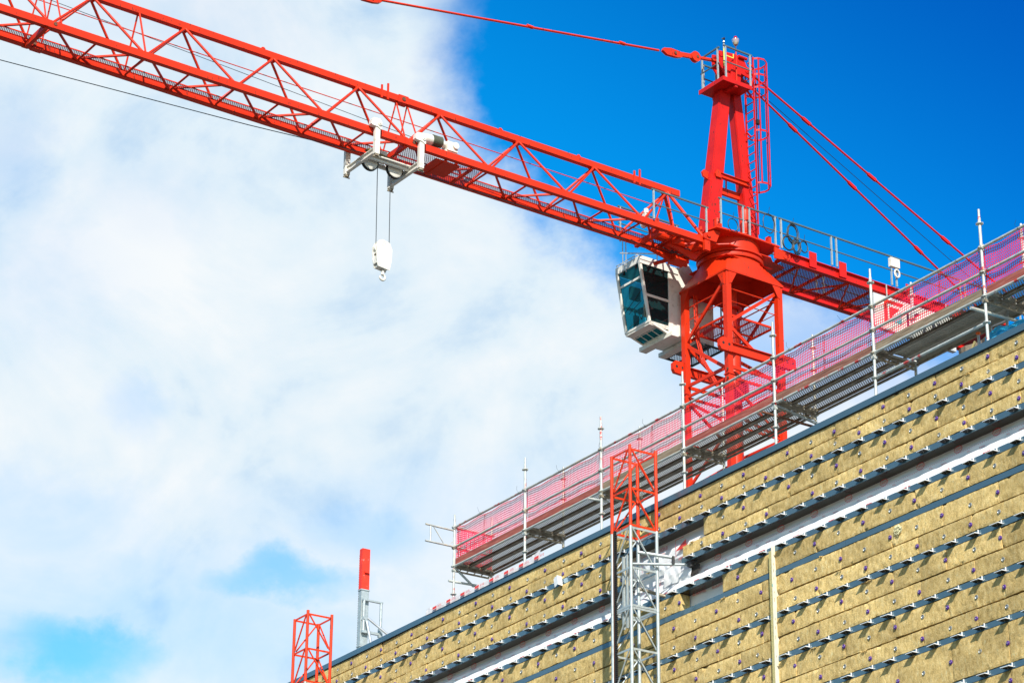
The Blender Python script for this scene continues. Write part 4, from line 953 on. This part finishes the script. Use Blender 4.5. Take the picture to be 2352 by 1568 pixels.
m = MB(); m.path([(-30, .0, 34.1), (-23.65, 0, 34.40), (-16.5, 0, 34.82), (-13.6, 0, 35.05), (-12.9, 0, 35.10)], .012, 6); m.tube((-11.5, .3, 35.2), (-2.0, .3, 35.25), .012, 6); cp('hoist_rope', m, CABLE)
# jib root: motors and cross beams
m = MB(); m.beam((-2.3, -YB, 35.36), (-2.3, YB, 35.36), .12, .18); m.beam((-3.1, -YB, 35.33), (-3.1, YB, 35.33), .12, .16); m.beam((-1.6, -YB, 35.33), (-1.6, YB, 35.33), .12, .2); m.tube((-2.9, .1, 35.62), (-1.7, .1, 35.55), .15, 14); m.tube((-2.6, -.25, 35.60), (-1.8, -.25, 35.52), .09, 12)
m.box(-2.0, -1.5, .1, .5, 35.0, 35.5); m.prism([(-3.5, 35.30), (-2.2, 35.05), (-1.4, 35.0), (-1.4, 35.3)], .3, .38); m.prism([(-2.5, 35.25), (-1.5, 35.0), (-1.3, 35.25)], -.2, -.12)
m.tube((-2.2, .9, 35.1), (-1.4, -.3, 35.25), .06, 8); m.tube((-1.48, -.45, 35.5), (-1.48, -.45, 35.98), .05, 10)
cp('jib_root', m)
m = MB()
for q in range(3): m.path([(-2.4+.3*q, .2, 35.3), (-2.2+.3*q, .0, 35.1), (-1.9+.2*q, -.2, 35.25), (-1.5, -.1, 35.35)], .018, 6)
cp('root_cables', m, CABLE)
# trolley drive motor on the jib
m = MB(); y = -.42; m.tube((-11.35, y, 35.86), (-11.02, y, 35.90), .155, 20); m.cur = 1; m.tube((-11.02, y, 35.90), (-10.70, y, 35.93), .160, 20)
for k in range(9): m.lathe([(.165, -.008), (.172, -.008), (.172, .008), (.165, .008)], (-10.99+.033*k, y, 35.905), 20, 'x')
m.cur = 0; m.tube((-10.70, y, 35.90), (-10.55, y, 35.90), .10, 14); m.box(-10.56, -10.22, y-.14, y+.14, 35.70, 35.98); m.tube((-10.30, y-.19, 35.88), (-10.30, y-.14, 35.88), .10, 14); m.box(-10.60, -10.2, y-.1, y+.1, 35.62, 35.70)
m.cur = 2; m.box(-10.62, -10.18, y-.13, y+.13, 35.57, 35.615)
cp('drive_motor', m, [CREAM, GREY, RED], True)
# slewing motors on the turntable
m = MB(); m.lathe([(.17, 35.92), (.19, 36.0), (.17, 36.05), (.19, 36.12), (.19, 36.2), (.14, 36.24), (.17, 36.3), (.17, 36.42), (.185, 36.5), (.185, 36.62), (.155, 36.66), (.155, 36.98), (.14, 37.02), (0, 37.02)], (.25, -.45, 0), 20); cp('slewing_motor', m, RED, True)
m = MB(); m.lathe([(.16, 35.92), (.16, 35.98), (.10, 36.02), (.12, 36.1), (.12, 36.30), (.13, 36.31), (.13, 36.34), (0, 36.34)], (-.92, -.55, 0), 20); o = cp('slewing_motor', m, RED, True)
m = MB(); m.box(-.99, -.90, -.672, -.668, 36.06, 36.12); cp('label_plate', m, WHITE, parent=o)
# railings around root, turntable and counter jib
railing('railing', [(-3.45, -.72), (-1.48, -.72)], 35.57, .95); railing('railing', [(-3.1, 1.35), (-.95, 1.35)], 35.75, 1.15)
railing('railing', [(-1.05, -.88), (-.20, -.88)], 35.9, .98); railing('railing', [(.05, -.88), (1.05, -.88)], 35.9, .98)
for a, b in ((1.2, 3.2), (3.4, 5.65), (5.85, 8.6), (8.8, 11.2), (11.4, 13.8)): railing('railing', [(a, -.98), (b, -.98)], 35.84, .98)
for a, b in ((1.6, 4.3), (4.6, 7.4), (7.6, 10.4), (10.6, 13.6)): railing('railing', [(a, .98), (b, .98)], 35.84, .95)
# counter jib
for y in (-.85, .85):
    m = MB(); m.ibeam((1.25, y, 35.66), (14.6, y, 35.66), .18, .32, .02); m.tube((1.42, y-.10, 35.66), (1.42, y+.1, 35.66), .09, 14); m.box(1.3, 1.6, y-.07, y+.07, 35.52, 35.80)
    cp('counter_jib_beam', m, CRIM)
for x in (2.45, 3.65, 6.4, 9.2): m = MB(); m.box(x-.14, x+.14, -.97, -.945, 35.56, 36.06); cp('joint_plate', m, CRIM)
m = MB(); m.sheet((1.5, -.78, 35.60), (13.0, 0, 0), (0, 1.5, 0)); dk = cp('counter_jib_deck', m, DECKMESH); m = MB()
for x in range(2, 15, 1): m.beam((x, -.8, 35.54), (x, .8, 35.54), .06, .08)
for x in range(2, 14, 2): m.tube((x, -.8, 35.5), (x+1, .8, 35.5), .03, 8); m.tube((x+1, .8, 35.5), (x+2, -.8, 35.5), .03, 8)
cp('cross_member', m, RED, parent=dk)
for x in (12.2, 12.9, 13.6): m = MB(); m.box(x, x+.62, -.75, .75, 35.70, 36.6); cp('counterweight', m, CONC)
m = MB(); m.box(10.3, 11.3, -.6, .6, 35.7, 35.95); m.tube((10.8, -.6, 36.1), (10.8, .6, 36.1), .25, 20); cp('winch', m, RED)
# lights box on counter jib railing
m = MB(); m.box(5.58, 5.95, -1.06, -.94, 36.46, 36.76); cp('junction_box', m, WHITE)
m = MB(); m.path([(5.83+.10*math.cos(t*.35), -1.04, 36.26+.13*math.sin(t*.35)) for t in range(19)], .028, 8, True); cp('hose_ring', m, WHITE, True)

# operator cab
cabp = [(-2.42, 35.42), (-2.42, 35.30), (-2.08, 33.38), (-1.42, 33.18), (.35, 33.18), (.35, 35.42)]
m = MB(); Y0c, Y1c = 1.27, 2.45
# shell with openings: rear body solid, front as a frame
m.box(-1.30, .35, Y0c, Y1c, 33.2, 35.42)
def cabx(z): return -2.42+(35.30-z)*(.34/1.92)
m.box(-2.44, -1.302, Y0c-.02, Y1c+.02, 35.24, 35.46); m.prism([(Y0c, 33.38), (Y0c+.02, 33.30), (Y1c-.02, 33.30), (Y1c, 33.38), (Y1c, 33.42), (Y0c, 33.42)], -2.10, -1.30, 'yz')
for y in (Y0c+.035, Y1c-.035): m.beam((cabx(35.25), y, 35.25), (cabx(33.40), y, 33.40), .07, .09, up=(0, 1, 0)); 
m.beam((cabx(34.82)+.02, Y0c+.07, 34.82), (cabx(34.82)+.02, Y1c-.07, 34.82), .05, .07); 
m.beam((-2.26, Y0c+.03, 34.24), (-1.30, Y0c+.03, 34.24), .06, .08); m.beam((-2.26, Y1c-.03, 34.24), (-1.30, Y1c-.03, 34.24), .06, .08)
m.beam((-2.08, Y0c+.035, 33.40), (-1.42, Y0c+.035, 33.20), .07, .07); m.beam((-2.08, Y1c-.035, 33.40), (-1.42, Y1c-.035, 33.20), .07, .07); m.beam((-2.09, Y0c, 33.40), (-2.09, Y1c, 33.40), .07, .07)
m.box(-1.46, -1.303, Y0c+.001, Y1c-.001, 33.17, 33.25); m.box(-1.36, -1.303, Y0c+.002, Y0c+.06, 33.25, 35.24)
m.box(-2.46, -1.0, Y0c-.028, Y0c-.021, 35.20, 35.34); m.prism([(-1.1, 35.42), (-.45, 35.25), (-.38, 35.35), (-.65, 35.70), (-.72, 35.70), (-.95, 35.44)], Y0c-.03, Y0c-.01)
cab = cp('operator_cab', m, WHITE)
bv = cab.modifiers.new('bevel', 'BEVEL'); bv.width = .018; bv.segments = 2; bv.limit_method = 'ANGLE'
def pane(name, pts, mt): m = MB(); m.quad(*pts); return cp(name, m, mt, parent=cab)
pane('front_window', [(cabx(34.78)+.01, Y0c+.07, 34.78), (cabx(33.44)+.01, Y0c+.07, 33.44), (cabx(33.44)+.01, Y1c-.07, 33.44), (cabx(34.78)+.01, Y1c-.07, 34.78)], GLASSF)
pane('front_window', [(cabx(35.24)+.01, Y0c+.07, 35.24), (cabx(34.86)+.01, Y0c+.07, 34.86), (cabx(34.86)+.01, Y1c-.07, 34.86), (cabx(35.24)+.01, Y1c-.07, 35.24)], GLASSF)
pane('side_window', [(cabx(35.2)+.06, Y0c+.02, 35.2), (cabx(34.28)+.06, Y0c+.02, 34.28), (-1.37, Y0c+.02, 34.28), (-1.37, Y0c+.02, 35.2)], GLASSS)
pane('side_window', [(cabx(34.20)+.06, Y0c+.02, 34.20), (-2.03, Y0c+.02, 33.42), (-1.40, Y0c+.02, 33.26), (-1.37, Y0c+.02, 34.20)], GLASSS)
pane('side_window', [(cabx(35.2)+.06, Y1c-.02, 35.2), (cabx(33.42)+.06, Y1c-.02, 33.42), (-1.37, Y1c-.02, 33.27), (-1.37, Y1c-.02, 35.2)], GLASSF)
m = MB()
for i in range(4): y = Y0c+.07+i*.27; m.quad((-2.05, y, 33.375), (-1.50, y, 33.205), (-1.50, y+.23, 33.205), (-2.05, y+.23, 33.375))
cp('floor_window', m, GLASSF, parent=cab)
m = MB()
for i in range(5): y = Y0c+.045+i*.27; m.beam((-2.07, y, 33.385), (-1.45, y, 33.20), .03, .03)
m.beam((-1.78, Y0c+.05, 33.29), (-1.78, Y1c-.05, 33.29), .02, .02); cp('floor_bar', m, WHITE, parent=cab)
m = MB()
for z in (35.1, 34.9):
    pass
for (a, b, r_) in (((cabx(34.2), 1.45, 34.10), (cabx(34.3), 2.05, 33.85), .010), ((cabx(34.25), 1.4, 34.45), (cabx(34.3), 2.25, 33.95), .010), ((cabx(33.6), 1.4, 33.65), (cabx(33.6), 2.2, 33.5), .009)): m.tube(Vector(a)-Vector((.02, 0, 0)), Vector(b)-Vector((.02, 0, 0)), r_, 6)
cp('wiper', m, BLACK, parent=cab)
m = MB(); m.box(-1.75, -1.45, 1.62, 2.10, 33.45, 33.60); m.box(-1.50, -1.40, 1.62, 2.10, 33.60, 34.35); m.box(-1.95, -1.80, 1.45, 1.55, 33.40, 33.95); m.box(-1.95, -1.80, 2.15, 2.25, 33.40, 33.95); m.tube((-1.9, 1.5, 33.95), (-1.93, 1.5, 34.10), .02, 8); m.tube((-1.9, 2.2, 33.95), (-1.93, 2.2, 34.10), .02, 8); m.box(-2.0, -1.9, 1.75, 1.95, 33.9, 34.05); cp('operator_seat', m, BLACK, parent=cab)
m = MB(); m.box(-2.22, -1.35, 1.36, 1.40, 33.55, 33.95); m.box(-1.40, -1.36, 1.40, 2.35, 33.3, 33.9); m.box(-2.05, -1.7, 2.2, 2.32, 34.5, 34.9); m.path([(-2.1, 1.5, 33.9), (-2.13, 1.55, 33.7), (-2.05, 1.7, 33.6), (-2.1, 1.8, 33.85)], .012, 6); cp('control_panel', m, GREY, parent=cab)
m = MB(); m.sheet((-1.9, 1.36, 34.55), (.45, 0, 0), (0, 0, .35), 4, 4, jig=lambda u, w: Vector((0, .02*math.sin(u*6), 0))); cp('sun_blind', m, GREY, parent=cab)
m = MB()
for y in (1.30, 2.44):
    pass
m.tube((-2.44, 1.40, 35.52), (-2.44, 2.42, 35.52), .014, 8); m.tube((-2.30, 1.40, 35.50), (-2.30, 2.42, 35.50), .014, 8)
for k in range(7): y = 1.40+.17*k; m.tube((-2.44, y, 35.52), (-2.30, y, 35.50), .010, 6)
for y in (1.42, 2.4): m.tube((-2.37, y, 35.44), (-2.37, y, 35.51), .012, 6)
cp('roof_guard', m, WHITE, parent=cab)
m = MB()
for y in (1.5, 2.1): m.box(cabx(35.2)-.03, cabx(35.2)+.03, y-.03, y+.03, 35.12, 35.22)
for x in (-2.15, -1.6): m.box(x-.03, x+.03, Y0c-.02, Y0c+.03, 35.13, 35.22)
cp('window_clip', m, BLACK, parent=cab)
for x0 in (-1.45, -.72): m = MB(); m.box(x0, x0+.26, 1.05, 2.62, 33.04, 33.17); cp('skid_beam', m, WHITE, parent=cab)
m = MB(); m.sheet((-.45, 1.10, 33.10), (1.0, 0, 0), (0, 1.5, 0)); wk2 = cp('cab_walkway', m, GRYMESH); m = MB()
for x in (-.45, .05, .55): m.beam((x, 1.1, 33.07), (x, 2.6, 33.07), .04, .06)
for y in (1.1, 1.85, 2.6): m.beam((-.45, y, 33.07), (.55, y, 33.07), .04, .06)
m2 = m; cp('walkway_frame', m, DARKBLUE, parent=wk2)
m = MB()
for (x, y) in ((.55, 2.6), (.55, 1.8), (.55, 1.15), (.36, 2.6)): m.tube((x, y, 33.1), (x, y, 34.2 if y > 2 else 35.3), .022, 8)
m.path([(.55, 2.6, 34.2), (.55, 1.8, 34.2), (.95, 1.5, 34.2), (.95, 1.3, 34.0), (.55, 1.15, 34.0)], .02, 8); m.tube((.55, 2.6, 33.65), (.55, 1.15, 33.65), .016, 8)
cp('walkway_railing', m, DARKBLUE, True, parent=wk2)
m = MB()
for x in (-2.9, -2.78, -1.6, -1.35): m.beam((x, 1.5, 34.9), (x, 1.5, 36.0), .022, .022, up=(1, 0, 0))
m.beam((-3.0, 1.5, 35.45), (-1.3, 1.5, 35.9), .03, .03); m.beam((-1.7, 1.5, 35.95), (-1.2, 1.5, 35.95), .03, .03); cp('rear_access_ladder', m, GALV)
# small winch (auxiliary) on jib root, white and dark
m = MB(); m.cur = 0; m.tube((-3.25, -.2, 35.72), (-3.25, .05, 35.72), .10, 12); m.box(-3.55, -3.40, -.45, -.3, 35.6, 35.86); m.lathe([(0, .16), (.07, .14), (.08, .0)], (-3.48, -.4, 35.86), 12)
for k in range(9): q = MB; m.cur = k % 2; x = -3.35+.06*k; m.tube((x, -.35, 35.66+.05*math.sin(k*2)), (x+.07, -.30, 35.70+.05*math.cos(k*3)), .05, 8)
m.cur = 1; m.path([(-2.9, -.3, 35.7), (-2.8, -.3, 35.55), (-2.75, -.3, 35.62)], .012, 6); m.cur = 2; m.beam((-2.98, -.3, 35.62), (-2.98, -.3, 35.88), .12, .012, up=(1, 0, 0)); cp('lamp_and_cables', m, [WHITE, BLACK, RED], True)

# sign on the counter jib
def cw(x, y, z): return WC @ Vector((x, y, z))
SG = thing('company_sign', 'white sign box with red and teal triangle emblem on the crane counter jib', 'sign', cw(6.6, -.96, 34.3), math.atan2(.9993, -.0379))
def sp(name, m, mt, parent=None): 
    m.v = [WC @ q for q in m.v]; return m.build(name, mt, parent or SG, True)
m = MB(); m.box(4.80, 8.2, -1.02, -.90+.04, 34.24, 35.36); m.cur = 1; m.box(4.84, 8.16, -1.026, -1.0205, 34.28, 35.32); sp('sign_box', m, [mat('sign_frame_grey', (.60, .62, .64), .4, .2, noise_amt=.05), WHITE])
EM = MB(); y = -1.03
def sq(pts, mt, nm): m = MB(); m.prism(pts, -1.033, -1.0275); sp(nm, m, mt)
def off(pts): return pts
Z = lambda x, z: (x, z)
sq([(5.22, 34.38), (5.34, 34.50), (5.34, 35.14), (5.94, 35.14), (6.06, 35.26), (5.22, 35.26)], RED, 'emblem_frame'); sq([(5.42, 34.62), (5.42, 35.04), (5.84, 35.04)], RED, 'emblem_triangle')
sq([(5.52, 34.60), (5.92, 35.00), (5.92, 34.56), (5.56, 34.56)], TEAL, 'emblem_triangle')
sq([(6.14, 34.50), (6.24, 34.50), (6.24, 35.12), (6.14, 35.12)], INK, 'letter'); sq([(6.26, 34.80), (6.55, 35.12), (6.70, 35.12), (6.40, 34.80), (6.70, 34.50), (6.55, 34.50)], INK, 'letter')
sq([(6.80, 34.50), (6.92, 34.50), (6.92, 34.90), (7.12, 34.90), (7.12, 35.0), (6.80, 35.0)], INK, 'letter'); sq([(7.2, 34.50), (7.55, 34.50), (7.55, 35.0), (7.44, 35.0), (7.44, 34.62), (7.32, 34.62), (7.32, 35.0), (7.2, 35.0)], INK, 'letter')
m = MB()
for x in (5.4, 6.5, 7.9): m.box(x, x+.03, -.98, -.955, 35.365, 35.80)
sp('hanger', m, SCAF)

# cable coils on the railing
def coil(name, label, x, z, rx, rz, n, jitter):
    t = thing(name, label, 'cable', cw(x, -1.03, z), math.atan2(.9993, -.0379), group='coiled black cables hung on the crane railing'); m = MB()
    for k in range(n):
        a, b, dx, dz = rx*(1+rnd.uniform(-jitter, jitter)), rz*(1+rnd.uniform(-jitter, jitter)), rnd.uniform(-.05, .05)*jitter*3, rnd.uniform(-.05, .05)*jitter*3
        m.path([(a*math.cos(q*2*PI/22)+dx, rnd.uniform(-.01, .01)-.0+k*.004, b*math.sin(q*2*PI/22)+dz) for q in range(22)], .011, 6, True)
    m.path([(0, 0, rz-.02), (.01, -.01, rz+.1), (.03, -.02, rz+.22)], .007, 5); m.build('cable_loop', CABLE, t, smooth=True); return t
coil('cable_coil', 'smallest thin black cable coil, left of the upright red motor on the crane turntable', -.72, 35.93+.1, .19, .21, 2, .06)
coil('cable_coil', 'tall thin black cable coil just right of the crane tower head leg', .68, 36.50, .22, .32, 3, .05)
coil('cable_coil', 'thick dark cable coil, topmost of the tangled bundle on the counter jib railing', 1.62, 36.42, .20, .30, 9, .12)
coil('cable_coil', 'loose cable coil at the lower left of the tangled bundle on the counter jib railing', 1.42, 36.06, .20, .22, 5, .15)
coil('cable_coil', 'messy cable coil at the bottom middle of the tangled bundle on the counter jib railing', 1.74, 36.02, .15, .20, 8, .3)
coil('cable_coil', 'small round cable coil at the right end of the tangled bundle', 2.05, 36.10, .15, .19, 3, .1)

# trolley (own thing, rolls under the jib)
TR = thing('crane_trolley', 'white trolley with two rope sheaves hanging from the jib chords', 'trolley', cw(-12.25, 0, 35.4), math.atan2(.9993, -.0379))
def trp(name, m, mt, smooth=False, parent=None): m.v = [WC @ q for q in m.v]; return m.build(name, mt, parent or TR, True, smooth)
xa, xb = -12.99, -11.56
for y in (-.76, .76):
    for x in (xa, xb):
        m = MB(); m.box(x-.075, x+.075, y-.055, y+.055, 34.72, 35.58); m.prism([(x-.23, 35.56), (x-.22, 35.68), (x-.17, 35.76), (x+.04, 35.78), (x+.11, 35.70), (x+.11, 35.48), (x+.08, 35.46), (x-.02, 35.52), (x-.20, 35.53)], y-.08, y+.06)
        o = trp('hanger', m, WHITE); m = MB(); m.tube((x+.04, y-.082, 35.62), (x+.04, y-.105, 35.62), .06, 14); m.tube((x+.04, y-.106, 35.62), (x+.04, y-.12, 35.62), .025, 10); trp('roller_cap', m, WHITE, True, o)
        m = MB(); m.box(x-.06, x+.06, y-.05, y+.05, 34.66, 34.72); m.tube((x-.1, y, 34.64), (x+.1, y, 34.64), .02, 8); trp('buffer', m, DKSTEEL, parent=o)
for x in (xa, xb):
    m = MB(); m.ibeam((x, -.76, 34.86), (x, .76, 34.86), .10, .17, .02); m.prism([(.55, 34.78), (.75, 34.78), (.75, 35.2)], x-.02, x+.02, 'yz'); trp('cross_beam', m, WHITE)
m = MB()
for y in (-.16, .16): m.box(xa, xb, y-.03, y+.03, 34.88, 35.00); m.tube((xa, y*1.6, 34.98), (xb, y*1.6, 34.98), .03, 10)
m.box(-12.9, -12.2, -.12, .12, 35.0, 35.06); m.box(-12.5, -12.3, -.2, .0, 35.06, 35.22); trp('frame', m, WHITE)
for x in (-12.72, -11.92):
    m = MB(); m.lathe([(.0, -.045), (.21, -.045), (.235, -.03), (.235, .03), (.21, .045), (.0, .045)], (x, 0, 34.88), 28, 'y'); m.cur = 1; m.lathe([(.236, -.04), (.262, -.045), (.262, -.02), (.24, 0), (.262, .02), (.262, .045), (.236, .04)], (x, 0, 34.88), 28, 'y'); trp('sheave', m, [WHITE, BLACK], True)
m = MB()
for k in range(4): m.tube((-13.0, -.36+.06*k, 35.05+.01*k), (-11.3, -.1+.05*k, 35.02+.01*k), .022, 7)
trp('rope_bundle', m, ROPE, True)
# hook block and its ropes
HB = thing('hook_block', 'white hook block hanging on two thin ropes below the trolley', 'hook block', cw(-12.22, 0, 31.5), math.atan2(.9993, -.0379))
def hp_(name, m, mt, smooth=False): m.v = [WC @ q for q in m.v]; return m.build(name, mt, HB, True, smooth)
for x0, x1 in ((-12.47, -12.44), (-12.05, -12.02)): m = MB(); m.tube((x0, 0, 34.80), (x1, 0, 32.45), .011, 8); hp_('rope', m, CABLE)
m = MB()
for y in (-.095, .095):
    m.prism([(-12.47, 32.02), (-12.49, 32.40), (-12.40, 32.58), (-12.28, 32.62), (-12.06, 32.56), (-11.98, 32.38), (-11.99, 32.05), (-12.05, 31.76), (-12.42, 31.80)], y-.012, y+.012)
m.box(-12.40, -12.06, -.08, .08, 31.80, 31.88); m.box(-12.45, -12.41, -.08, .08, 31.9, 32.12); m.box(-12.45, -12.41, -.08, .08, 32.2, 32.35)
hp_('side_plates', m, WHITE); m = MB()
for x in (-12.36, -12.10): m.lathe([(0, -.04), (.12, -.04), (.14, -.03), (.14, .03), (.12, .04), (0, .04)], (x, 0, 32.36), 20, 'y')
hp_('sheave', m, CREAM, True)
m = MB(); m.tube((-12.2, 0, 31.74), (-12.2, 0, 31.62), .045, 10); m.path([(-12.2+.075*math.sin(q), 0, 31.55+.08*math.cos(q)) for q in [k*.33 for k in range(0, 16)]], .034, 10); hp_('hook', m, WHITE, True)
